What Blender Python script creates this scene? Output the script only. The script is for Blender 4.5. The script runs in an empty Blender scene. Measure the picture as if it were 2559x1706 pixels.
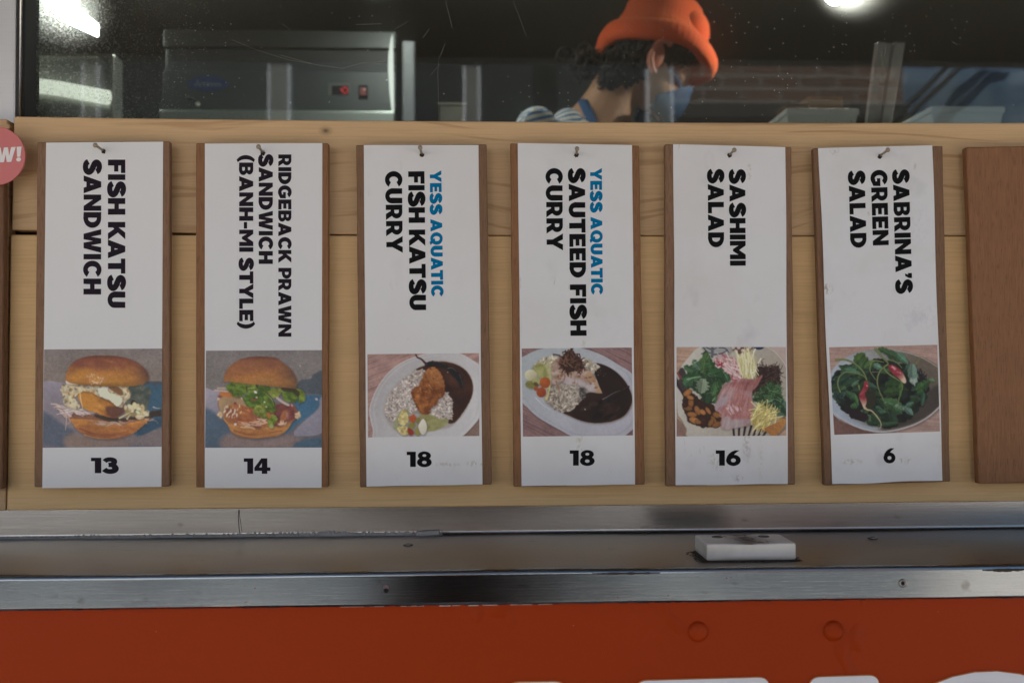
import bpy, bmesh, math, random
import numpy as np
from mathutils import Vector, Matrix, Euler, geometry
from mathutils.bvhtree import BVHTree
S = bpy.context.scene
COL = S.collection
R_ = math.radians

# ------------------------------------------------------------------ camera
F_PX, PW, PH = 2488.0, 2559.0, 1706.0
YAW, PITCH, ROLL = R_(2.2506), R_(1.2498), R_(-0.2003)
CAM = Vector((0.0, -0.9, 1.5))
fwd = Vector((math.sin(YAW)*math.cos(PITCH), math.cos(YAW)*math.cos(PITCH), math.sin(PITCH)))
rgt = Vector((math.cos(YAW), -math.sin(YAW), 0)); upv = rgt.cross(fwd)
rgt, upv = (math.cos(ROLL)*rgt+math.sin(ROLL)*upv), (-math.sin(ROLL)*rgt+math.cos(ROLL)*upv)
cd = bpy.data.cameras.new('camera'); cam = bpy.data.objects.new('camera', cd); COL.objects.link(cam)
cd.sensor_width = 36.0; cd.lens = 36.0*F_PX/PW; cd.clip_start = .01; cd.clip_end = 500
cam.matrix_world = Matrix(((rgt.x, upv.x, -fwd.x, CAM.x), (rgt.y, upv.y, -fwd.y, CAM.y), (rgt.z, upv.z, -fwd.z, CAM.z), (0, 0, 0, 1)))
cd.dof.use_dof = True; cd.dof.focus_distance = 0.88; cd.dof.aperture_fstop = 8.0
S.camera = cam

# ------------------------------------------------------------------ sky, sun, exposure
W = bpy.data.worlds.new('World'); S.world = W; W.use_nodes = True
nt = W.node_tree; sky = nt.nodes.new('ShaderNodeTexSky'); sky.sky_type = 'NISHITA'; sky.sun_disc = False
sky.sun_elevation = R_(56); sky.sun_rotation = R_(-18)
bg = nt.nodes['Background']; bg.inputs[1].default_value = 0.085; nt.links.new(sky.outputs[0], bg.inputs[0])
sd = bpy.data.lights.new('sun', 'SUN'); sun = bpy.data.objects.new('sun', sd); COL.objects.link(sun)
sd.energy = 5.0; sd.angle = R_(0.5); sd.color = (1, .94, .86); sun.location = (0, 6, 8); sun.rotation_euler = (R_(-34), 0, R_(18))
S.view_settings.view_transform = 'Standard'; S.view_settings.look = 'None'; S.view_settings.gamma = 1.0
S.view_settings.exposure = 1.12
S.render.engine = 'CYCLES'; S.cycles.use_denoising = True
S.cycles.max_bounces = 10; S.cycles.transparent_max_bounces = 16; S.cycles.sample_clamp_indirect = 4.0
S.cycles.caustics_reflective = False; S.cycles.caustics_refractive = False
EXPO = 2.13          # paper albedo over its linear value in the photograph

# ------------------------------------------------------------------ helpers
def ray(px, py): return rgt*float((px-PW/2)/F_PX)-upv*float((py-PH/2)/F_PX)+fwd
def at(px, py, Y=0.0):
    d = ray(px, py); return CAM+d*((Y-CAM.y)/d.y)
def on_z(px, py, z):
    d = ray(px, py); return CAM+d*((z-CAM.z)/d.z)
def lin(c, k=1.0):
    o = []
    for x in c[:3]:
        x = x/255.0; o.append(min(1.0, k*(x/12.92 if x <= .04045 else ((x+.055)/1.055)**2.4)))
    return tuple(o)+(1.0,)
def tag(o, label, cat=None, group=None, kind=None):
    if label: o['label'] = label
    if cat: o['category'] = cat
    if group: o['group'] = group
    if kind: o['kind'] = kind
    return o
def root(name, loc, label, cat, group=None):
    o = bpy.data.objects.new(name, None); COL.objects.link(o); o.location = loc; o.empty_display_size = .05
    return tag(o, label, cat, group)
def origin(p):
    v = Vector((0, 0, 0))
    while p: v = v+Vector(p.location); p = p.parent
    return v
def mesh(name, vs, fs, mat, parent=None, smooth=False, loc=None):
    """one mesh object from world-space vertices"""
    o0 = origin(parent) if parent else Vector(loc if loc is not None else (0, 0, 0))
    me = bpy.data.meshes.new(name); me.from_pydata([tuple(Vector(v)-o0) for v in vs], [], fs); me.update()
    o = bpy.data.objects.new(name, me); COL.objects.link(o); o.parent = parent
    if not parent: o.location = o0
    for m in (mat if isinstance(mat, (list, tuple)) else [mat]): me.materials.append(m)
    if smooth: me.polygons.foreach_set('use_smooth', [True]*len(me.polygons))
    return o
def bm_obj(name, bm, mat, parent=None, smooth=False, loc=None):
    o0 = origin(parent) if parent else Vector(loc if loc is not None else (0, 0, 0))
    bmesh.ops.translate(bm, verts=bm.verts, vec=-o0)
    me = bpy.data.meshes.new(name); bm.to_mesh(me); bm.free()
    o = bpy.data.objects.new(name, me); COL.objects.link(o); o.parent = parent
    if not parent: o.location = o0
    for m in (mat if isinstance(mat, (list, tuple)) else [mat]): me.materials.append(m)
    if smooth: me.polygons.foreach_set('use_smooth', [True]*len(me.polygons))
    return o
def bm_box(bm, lo, hi, bev=0.0, seg=2):
    r = bmesh.ops.create_cube(bm, size=1.0); vs = r['verts']
    lo, hi = Vector(lo), Vector(hi)
    for v in vs: v.co = Vector([lo[i]+(v.co[i]+.5)*(hi[i]-lo[i]) for i in range(3)])
    if bev:
        es = list({e for v in vs for e in v.link_edges}); bmesh.ops.bevel(bm, geom=es, offset=bev, segments=seg, profile=.6, affect='EDGES')
    return bm
def box(name, lo, hi, mat, parent=None, bev=0.0, loc=None, smooth=False):
    return bm_obj(name, bm_box(bmesh.new(), lo, hi, bev), mat, parent, smooth, loc)
def bm_tube(bm, pts, rad, n=10, caps=True, rad2=None):
    pts = [Vector(p) for p in pts]; rings = []; N = len(pts)
    for i, p in enumerate(pts):
        d = (pts[min(i+1, N-1)]-pts[max(i-1, 0)]).normalized()
        a = d.cross(Vector((0, 0, 1)) if abs(d.z) < .9 else Vector((1, 0, 0))).normalized(); b = d.cross(a)
        r = rad if rad2 is None else rad+(rad2-rad)*i/(N-1)
        rings.append([bm.verts.new(p+(a*math.cos(2*math.pi*k/n)+b*math.sin(2*math.pi*k/n))*r) for k in range(n)])
    for A, B in zip(rings, rings[1:]):
        for k in range(n): bm.faces.new((A[k], A[(k+1) % n], B[(k+1) % n], B[k]))
    if caps: bm.faces.new(rings[0][::-1]); bm.faces.new(rings[-1])
    return bm
def bm_lathe(bm, prof, c, ax=(0, 0, 1), n=24, e1=None, sx=1.0, sy=1.0):
    """prof: (radius, height) along axis from c"""
    ax = Vector(ax).normalized(); a = Vector(e1).normalized() if e1 else ax.orthogonal().normalized(); b = ax.cross(a); c = Vector(c); rings = []
    for r, h in prof:
        rings.append([bm.verts.new(c+ax*h+(a*math.cos(2*math.pi*k/n)*sx+b*math.sin(2*math.pi*k/n)*sy)*r) for k in range(n)] if r > 1e-6 else [bm.verts.new(c+ax*h)])
    for A, B in zip(rings, rings[1:]):
        for k in range(n):
            k2 = (k+1) % n
            if len(A) == 1: bm.faces.new((A[0], B[k2], B[k])) if len(B) > 1 else None
            elif len(B) == 1: bm.faces.new((A[k], A[k2], B[0]))
            else: bm.faces.new((A[k], A[k2], B[k2], B[k]))
    return bm
def slab(name, front, depth, mat, parent=None, loc=None, bev=0.0):
    """front: outline of world points seen from -y; extruded along +y by depth"""
    n = len(front); f = [Vector(p) for p in front]; bk = [p+Vector((0, depth, 0)) for p in f]
    fs = [tuple(range(n-1, -1, -1)), tuple(range(n, 2*n))]+[(i, (i+1) % n, n+(i+1) % n, n+i) for i in range(n)]
    o = mesh(name, f+bk, fs, mat, parent, loc=loc)
    bm = bmesh.new(); bm.from_mesh(o.data); bmesh.ops.recalc_face_normals(bm, faces=bm.faces)
    if bev: bmesh.ops.bevel(bm, geom=[e for e in bm.edges], offset=bev, segments=1, affect='EDGES')
    bm.to_mesh(o.data); bm.free(); return o
def lerp_line(pts, x):
    for (x0, y0), (x1, y1) in zip(pts, pts[1:]):
        if x <= x1: break
    return y0+(y1-y0)*(x-x0)/(x1-x0)

# ------------------------------------------------------------------ materials
class N:
    def __init__(s, name):
        s.m = bpy.data.materials.new(name); s.m.use_nodes = True; s.t = s.m.node_tree; s.b = s.t.nodes['Principled BSDF']; s.out = s.t.nodes['Material Output']
        s.co = s.t.nodes.new('ShaderNodeTexCoord').outputs['Object']
    def n(s, typ, **kw):
        x = s.t.nodes.new('ShaderNode'+typ)
        for k, v in kw.items():
            if hasattr(x, k): setattr(x, k, v)
            else: s.set(x.inputs[k], v)
        return x
    def set(s, sock, v):
        if isinstance(v, bpy.types.NodeSocket): s.t.links.new(v, sock)
        elif v is not None: sock.default_value = v
    def mapv(s, scale=(1, 1, 1), loc=(0, 0, 0), rot=(0, 0, 0), v=None):
        x = s.t.nodes.new('ShaderNodeMapping'); s.set(x.inputs['Vector'], v or s.co); x.inputs['Scale'].default_value = scale; x.inputs['Location'].default_value = loc; x.inputs['Rotation'].default_value = rot
        return x.outputs[0]
    def noise(s, scale, v=None, detail=4, rough=.55, dist=0.0):
        x = s.t.nodes.new('ShaderNodeTexNoise'); s.set(x.inputs['Vector'], v or s.co)
        x.inputs['Scale'].default_value = scale; x.inputs['Detail'].default_value = detail; x.inputs['Roughness'].default_value = rough; x.inputs['Distortion'].default_value = dist
        return x.outputs['Fac']
    def ramp(s, fac, stops):
        x = s.t.nodes.new('ShaderNodeValToRGB'); s.set(x.inputs[0], fac); e = x.color_ramp.elements
        while len(e) < len(stops): e.new(.5)
        for el, (p, c) in zip(e, stops): el.position = p; el.color = c if not isinstance(c, (int, float)) else (c, c, c, 1)
        return x.outputs[0]
    def mix(s, f, a, b, mode='MIX'):
        x = s.t.nodes.new('ShaderNodeMix'); x.data_type = 'RGBA'; x.blend_type = mode
        s.set(x.inputs[0], f); s.set(x.inputs[6], a); s.set(x.inputs[7], b); return x.outputs[2]
    def math(s, op, a, b=None, c=None, clamp=False):
        x = s.t.nodes.new('ShaderNodeMath'); x.operation = op; x.use_clamp = clamp
        s.set(x.inputs[0], a)
        if b is not None: s.set(x.inputs[1], b)
        if c is not None: s.set(x.inputs[2], c)
        return x.outputs[0]
    def bump(s, h, st=.2, d=.001):
        x = s.t.nodes.new('ShaderNodeBump'); s.set(x.inputs['Height'], h); x.inputs['Strength'].default_value = st; x.inputs['Distance'].default_value = d
        s.t.links.new(x.outputs[0], s.b.inputs['Normal']); return x.outputs[0]
    def p(s, **kw):
        for k, v in kw.items(): s.set(s.b.inputs[k.replace('_', ' ')], v)
        return s
def plain(name, c, rough=.5, metal=0.0, var=.12, scale=40, k=1.0, bump=.1, **kw):
    a = N(name); c = c if len(c) == 4 else lin(c, k); f = a.noise(scale)
    a.p(Base_Color=a.mix(f, tuple(x*(1-var) for x in c[:3])+(1,), tuple(min(1, x*(1+var)) for x in c[:3])+(1,)), Roughness=rough, Metallic=metal, **kw)
    if bump: a.bump(f, bump)
    return a.m
def emit(name, c, st):
    a = N(name); a.p(Base_Color=(.04, .03, .03, 1), Emission_Color=c, Emission_Strength=st); return a.m

def pine_mat(name, seed, strong, base):
    a = N(name); c = lin(base, EXPO)
    warp = a.noise(1.0, a.mapv((2.6, 1, 4), (seed, 0, 0)), 2)
    v = a.t.nodes.new('ShaderNodeCombineXYZ'); sp = a.t.nodes.new('ShaderNodeSeparateXYZ'); a.t.links.new(a.co, sp.inputs[0])
    a.set(v.inputs[0], a.math('MULTIPLY', sp.outputs[0], .035)); a.set(v.inputs[2], a.math('MULTIPLY_ADD', warp, .10 if strong else .03, sp.outputs[2])); v.inputs[1].default_value = seed
    g1 = a.noise(150 if strong else 260, v.outputs[0], 2, .5); g2 = a.noise(34, v.outputs[0], 2)
    line = a.ramp(g1, [(.0, 1), (.36, .9), (.43, 0), (1, 0)] if strong else [(0, 1), (.3, .4), (.42, 0), (1, 0)])
    fine = a.noise(60, a.mapv((.22, 1, 11), (seed, 0, 0)), 4, .65)
    col = a.mix(g2, tuple(x*.86 for x in c[:3])+(1,), tuple(x*1.12 for x in c[:3])+(1,))
    col = a.mix(a.math('MULTIPLY', a.ramp(fine, [(0, 0), (.35, .1), (.7, 1), (1, 1)]), .42), col, tuple(x*.60 for x in c[:3])+(1,))
    col = a.mix(a.math('MULTIPLY', line, .52 if strong else .40), col, (c[0]*.52, c[1]*.40, c[2]*.30, 1))
    # a few knots
    for kx, kz, r in ((KNOT if strong else [])):
        d = a.t.nodes.new('ShaderNodeVectorMath'); d.operation = 'DISTANCE'; a.set(d.inputs[0], a.mapv((1, 0, 1.5))); d.inputs[1].default_value = (kx, 0, kz*1.5)
        col = a.mix(a.ramp(d.outputs['Value'], [(0, 1), (r*.7, .85), (r*1.6, 0), (1, 0)]), col, (.10, .055, .03, 1))
    a.p(Base_Color=col, Roughness=a.ramp(fine, [(0, .5), (1, .62)]), Specular_IOR_Level=.35)
    a.bump(a.math('ADD', fine, line), .25, .0006); return a.m
def ply_mat(name, seed, base):
    a = N(name); c = lin(base, EXPO)
    f = a.noise(90, a.mapv((6, 6, .45), (seed, seed, 0)), 5, .65); g = a.noise(14, a.mapv((3, 3, .35), (seed, 3, 0)), 3); pore = a.noise(520, a.mapv((2.2, 2, .16), (seed, 1, 0)), 2)
    col = a.mix(f, tuple(x*.42 for x in c[:3])+(1,), tuple(x*1.55 for x in c[:3])+(1,))
    col = a.mix(a.math('MULTIPLY', g, .5), col, (c[0]*.8, c[1]*.7, c[2]*.62, 1))
    col = a.mix(a.ramp(pore, [(0, .8), (.36, .5), (.45, 0), (1, 0)]), col, tuple(x*.45 for x in c[:3])+(1,))
    a.p(Base_Color=col, Roughness=.66, Specular_IOR_Level=.3); a.bump(a.math('ADD', f, pore), .3, .0005); return a.m
def paper_mat(name, c, seed, dirt, spots=()):
    a = N(name); col = c
    m = a.noise(9, a.mapv((1, 1, 1), (seed, 0, seed)), 4, .6)
    col = a.mix(a.math('MULTIPLY', a.ramp(m, [(0, 0), (.45, 0), (.75, 1), (1, 1)]), .06+.42*dirt), c, (c[0]*.80, c[1]*.76, c[2]*.66, 1))
    if dirt:
        sm = a.noise(26, a.mapv((1, 1, .8), (seed*2, 0, 1)), 3); col = a.mix(a.math('MULTIPLY', a.ramp(sm, [(0, 0), (.60, 0), (.74, 1), (1, 1)]), .30*dirt), col, (.42, .40, .44, 1))
        st = a.noise(95, a.mapv((1.6, 1, .5), (seed*3, 0, 5)), 2); lo = a.noise(7, a.mapv((1, 1, 1), (seed*5, 0, 2)), 2)
        col = a.mix(a.math('MULTIPLY', a.math('MULTIPLY', a.ramp(st, [(0, 0), (.66, 0), (.74, 1), (1, 1)]), a.ramp(lo, [(0, 0), (.5, 0), (.62, 1), (1, 1)])), .85*dirt), col, (.40, .28, .14, 1))
    for (x, z, rx, rz, tone, amt) in spots:
        d = a.t.nodes.new('ShaderNodeVectorMath'); d.operation = 'LENGTH'; a.set(d.inputs[0], a.mapv((1/rx, 0, 1/rz), (-x/rx, 0, -z/rz)))
        f = a.math('SUBTRACT', 1.0, d.outputs['Value'], clamp=True); nz = a.ramp(a.noise(420, a.mapv((1, 1, .7), (x*9, 0, z*7)), 3), [(0, 0), (.46, 0), (.60, 1), (1, 1)])
        col = a.mix(a.math('MULTIPLY', a.math('MULTIPLY', a.math('POWER', f, .6), nz), amt), col, tone)
    a.p(Base_Color=col, Roughness=.55, Specular_IOR_Level=.3); a.bump(a.noise(900, None, 2), .05, .0003); return a.m
def steel_mat(name, base, rough, streak=1.0, seed=0, stain=.3, metal=1.0, var=.10):
    a = N(name); f = a.noise(40, a.mapv((.5, 3, 26), (seed, 0, 0)), 4, .7); g = a.noise(7, a.mapv((1, 1, 1), (seed, 2, 0)), 4); s = a.noise(3.2, a.mapv((1, 2, 2.5), (seed, 5, 0)), 3); sp = a.noise(55, a.mapv((1, 2, 1.6), (seed, 8, 0)), 2)
    lo = tuple(x*(1-var) for x in base)+(1,); hi = tuple(min(1, x*(1+var)) for x in base)+(1,)
    col = a.mix(f, lo, hi); col = a.mix(a.math('MULTIPLY', a.ramp(s, [(0, 0), (.45, 0), (.7, 1), (1, 1)]), stain), col, (base[0]*.55, base[1]*.5, base[2]*.46, 1))
    col = a.mix(a.math('MULTIPLY', a.ramp(sp, [(0, 0), (.68, 0), (.78, 1), (1, 1)]), stain*1.3), col, (base[0]*.4, base[1]*.34, base[2]*.3, 1))
    a.p(Base_Color=col, Metallic=metal, Roughness=a.ramp(a.math('ADD', a.math('MULTIPLY', g, .6), a.math('MULTIPLY', f, .4)), [(0, rough*.75), (1, rough*1.3)]))
    a.bump(f, .05*streak, .0006); return a.m
# ---------------------------------------------------------------- printed food photographs
class Print:
    """a small picture painted on a texel grid; coordinates are those of the sheet the sketch was made on"""
    def __init__(s, quad, seed, W=240, H=192):
        s.W, s.H = W, H
        u, v = np.meshgrid((np.arange(W)+.5)/W, (np.arange(H)+.5)/H)
        q = np.array(quad, float)
        P = (q[0]*((1-u)*(1-v))[..., None]+q[1]*(u*(1-v))[..., None]+q[2]*(u*v)[..., None]+q[3]*((1-u)*v)[..., None])
        s.X, s.Y = P[..., 0], P[..., 1]
        s.C = np.zeros((H, W, 3)); s.r = np.random.default_rng(seed); s.px = abs(q[1][0]-q[0][0])/W
    def noise(s, sx, sy=None, ang=0, oct=2):
        sy = sy or sx; a = np.radians(ang); out = 0; amp = 1; tot = 0
        U = s.X*np.cos(a)+s.Y*np.sin(a); V = -s.X*np.sin(a)+s.Y*np.cos(a)
        for _ in range(oct):
            g = s.r.random((256, 256)); x = U/sx+100; y = V/sy+100
            i = np.floor(x).astype(int); j = np.floor(y).astype(int); f = x-i; h = y-j
            f = f*f*(3-2*f); h = h*h*(3-2*h)
            G = lambda a_, b_: g[a_ % 256, b_ % 256]
            out = out+amp*((G(i, j)*(1-f)+G(i+1, j)*f)*(1-h)+(G(i, j+1)*(1-f)+G(i+1, j+1)*f)*h)
            tot += amp; amp *= .5; sx *= .5; sy *= .5
        return out/tot
    def put(s, a, col, sl=None):
        c = np.asarray(col, float); sl = sl or (slice(None), slice(None))
        if c.ndim == 3: c = c[sl]
        s.C[sl] = s.C[sl]*(1-a[..., None])+c*a[..., None]
    def fill(s, col): s.C[:] = col
    def mix(s, c1, c2, t): t = np.clip(t, 0, 1)[..., None]; return np.asarray(c1, float)*(1-t)+np.asarray(c2, float)*t
    def ramp(s, p0, p1, c1, c2):
        d = np.array(p1, float)-p0; return s.mix(c1, c2, ((s.X-p0[0])*d[0]+(s.Y-p0[1])*d[1])/(d@d))
    def box(s, x0, y0, x1, y1):
        m = (s.X >= x0) & (s.X <= x1) & (s.Y >= y0) & (s.Y <= y1)
        if not m.any(): return None
        r = np.where(m.any(1))[0]; c = np.where(m.any(0))[0]
        return (slice(r[0], r[-1]+1), slice(c[0], c[-1]+1))
    @staticmethod
    def smooth(p, n=5, closed=True):
        p = np.array(p, float); N = len(p); out = []
        for i in range(N if closed else N-1):
            g = (lambda k: p[k % N]) if closed else (lambda k: p[min(max(k, 0), N-1)])
            a, b, c, d = g(i-1), g(i), g(i+1), g(i+2)
            for t in np.arange(n)/n:
                out.append(.5*((2*b)+(c-a)*t+(2*a-5*b+4*c-d)*t*t+(3*b-3*c+d-a)*t**3))
        if not closed: out.append(p[-1])
        return np.array(out)
    def alpha(s, pts, soft=None, sm=True, rough=0, rs=30):
        soft = soft or s.px*1.2; p = s.smooth(pts) if sm else np.array(pts, float)
        m = soft+rough+2; sl = s.box(p[:, 0].min()-m, p[:, 1].min()-m, p[:, 0].max()+m, p[:, 1].max()+m)
        if sl is None: return None, None
        X, Y = s.X[sl], s.Y[sl]; d = np.full(X.shape, 1e9); ins = np.zeros(X.shape, bool)
        for (ax, ay), (bx, by) in zip(p, np.roll(p, -1, 0)):
            ex, ey = bx-ax, by-ay; L = ex*ex+ey*ey+1e-9
            t = np.clip(((X-ax)*ex+(Y-ay)*ey)/L, 0, 1)
            d = np.minimum(d, (X-ax-t*ex)**2+(Y-ay-t*ey)**2)
            c = ((ay > Y) != (by > Y)) & (X < ex*(Y-ay)/(by-ay+1e-12)+ax); ins ^= c
        d = np.sqrt(d)*np.where(ins, -1, 1)
        if rough: d = d+(s.noise(rs)[sl]-.5)*2*rough
        return np.clip(.5-d/soft, 0, 1), sl
    def poly(s, pts, col, soft=None, sm=True, k=1, rough=0, rs=30):
        if k == 1 and (soft is None or soft < 14):          # a printed contact shadow round each piece of food
            a, sl = s.alpha([(x+8, y+12) for x, y in pts], 46, sm)
            if a is not None: s.put(a*.38, (26, 20, 18), sl)
        a, sl = s.alpha(pts, soft, sm, rough, rs)
        if a is not None: s.put(a*k, col, sl)
    def ell(s, c, rx, ry, ang, col, soft=None, k=1):
        soft = soft or s.px*1.2; m = max(rx, ry)+soft; sl = s.box(c[0]-m, c[1]-m, c[0]+m, c[1]+m)
        if sl is None: return
        a = np.radians(ang); X = s.X[sl]-c[0]; Y = s.Y[sl]-c[1]
        U = X*np.cos(a)+Y*np.sin(a); V = -X*np.sin(a)+Y*np.cos(a)
        d = (np.sqrt((U/rx)**2+(V/ry)**2)-1)*min(rx, ry)
        s.put(np.clip(.5-d/soft, 0, 1)*k, col, sl)
    def line(s, pts, w, col, w2=None, k=1, sm=True, soft=None):
        soft = soft or s.px*1.1; p = s.smooth(pts, 5, False) if sm and len(pts) > 2 else np.array(pts, float)
        w2 = w if w2 is None else w2; m = max(w, w2)+soft
        sl = s.box(p[:, 0].min()-m, p[:, 1].min()-m, p[:, 0].max()+m, p[:, 1].max()+m)
        if sl is None: return
        X, Y = s.X[sl], s.Y[sl]; al = np.zeros(X.shape); n = len(p)-1
        for i in range(n):
            (ax, ay), (bx, by) = p[i], p[i+1]; ex, ey = bx-ax, by-ay; L = ex*ex+ey*ey+1e-9
            t = np.clip(((X-ax)*ex+(Y-ay)*ey)/L, 0, 1)
            ww = w+(w2-w)*(i+t)/n; d = np.sqrt((X-ax-t*ex)**2+(Y-ay-t*ey)**2)-ww/2
            al = np.maximum(al, np.clip(.5-d/soft, 0, 1)*np.clip((ww+soft)/(soft*1.4), 0, 1))
        s.put(al*k, col, sl)
    def inside(s, pts, n):
        p = s.smooth(pts); lo, hi = p.min(0), p.max(0); out = []
        while len(out) < n:
            q = lo+(hi-lo)*s.r.random(2); c = False
            for (ax, ay), (bx, by) in zip(p, np.roll(p, -1, 0)):
                if (ay > q[1]) != (by > q[1]) and q[0] < (bx-ax)*(q[1]-ay)/(by-ay+1e-12)+ax: c = not c
            if c: out.append(q)
        return out
    def dabs(s, pts, n, cols, size, asp=.5, k=.9, ang=None, spread=60):
        for q in s.inside(pts, n):
            c = np.array(cols[s.r.integers(len(cols))], float)*(0.93+.14*s.r.random())
            z = size*(.6+.8*s.r.random()); an = s.r.random()*180 if ang is None else ang+(s.r.random()-.5)*spread
            if z > 14: s.ell(q+np.array((3, 5)), z, z*asp, an, c*.62, k=.5)
            s.ell(q, z, z*asp, an, c, k=k)
    def strands(s, pts, n, cols, length, w, ang, spread=40, k=.9, bend=.25):
        for q in s.inside(pts, n):
            a = np.radians(ang+(s.r.random()-.5)*2*spread); L = length*(.5+s.r.random()*.7); d = np.array([np.cos(a), np.sin(a)])*L/2
            nrm = np.array([-d[1], d[0]])*bend*(s.r.random()-.5)*2
            s.line([q-d, q+nrm, q+d], w, np.array(cols[s.r.integers(len(cols))], float)*(.9+.2*s.r.random()), k=k)
    def leaf(s, a, b, w, col, vein=None, n=5, jag=.25):
        a, b = np.array(a, float), np.array(b, float); d = b-a; m = np.array([-d[1], d[0]])*w/np.hypot(*d); L, R = [], []
        for i in range(n+1):
            t = i/n; prof = np.sin(np.pi*min(t*.9+.08, 1))**.7
            j = 1-jag*(i % 2)
            L.append(a+d*t+m*prof*j*(.85+.3*s.r.random())); R.append(a+d*t-m*prof*j*(.85+.3*s.r.random()))
        s.poly(L+[b]+R[::-1], col); s.poly([a]+L[1:]+[b], np.array(col)*.72, 8, k=.8)
        for q in L[1:-1:2]+R[1:-1:2]: s.line([(a+b)/2*.4+q*.6, q], s.px*.9, np.array(col)*1.3, k=.4)
        if vein is not None: s.line([a, b], s.px*1.1, vein, k=.6)
    def done(s, grain=2.0):
        P = np.pad(s.C, ((1, 1), (1, 1), (0, 0)), 'edge'); C = sum(P[a:a+s.H, b:b+s.W]*k for a, b, k in ((1, 1, .4), (0, 1, .12), (2, 1, .12), (1, 0, .12), (1, 2, .12), (0, 0, .03), (2, 2, .03), (0, 2, .03), (2, 0, .03)))
        sh = 1+(s.noise(260, oct=2)-.5)*.16+(s.noise(40, oct=2)-.5)*.11+(s.noise(14, oct=1)-.5)*.10
        sh = 1+(sh-1)*(1-.75*np.clip((C.mean(2)-95)/60, 0, 1)); C = C*sh[..., None]; g = C.mean(2, keepdims=True); C = g+(C-g)*.92
        return np.clip(C+s.r.normal(0, grain, C.shape), 1, 254)

def bun(p, top, c_lo, c_hi, c_edge, hl=None):
    n = p.noise(160, 70, 8, 3); n2 = p.noise(26)
    lo = min(y for x, y in top); hi = max(y for x, y in top)
    t = (p.Y-lo)/(hi-lo)+(n-.5)*.55+(n2-.5)*.10
    col = p.mix(c_hi, c_lo, (t-.15)*1.35)
    xs = [x for x, y in top]; e = np.clip((p.X-(max(xs)-330))/330, 0, 1)**1.5*np.clip(1.1-t*.5, 0, 1)
    col = col*(1-e[..., None]*.92)+np.array(c_edge)*(e[..., None]*.92)
    b = np.clip((p.Y-(hi-70))/70, 0, 1)*np.clip((max(xs)-p.X)/900+.2, 0, 1); col = col*(1-.35*b[..., None]); tp_ = np.clip((lo+60-p.Y)/60, 0, 1); col = col*(1-.25*tp_[..., None])
    p.poly(top, col, 7)
    p.ell(((max(xs)*.4+min(xs)*.6), lo*.35+hi*.65), 190, 60, -8, np.minimum(np.array(c_lo)*1.14, 240), 140, .55)

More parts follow.
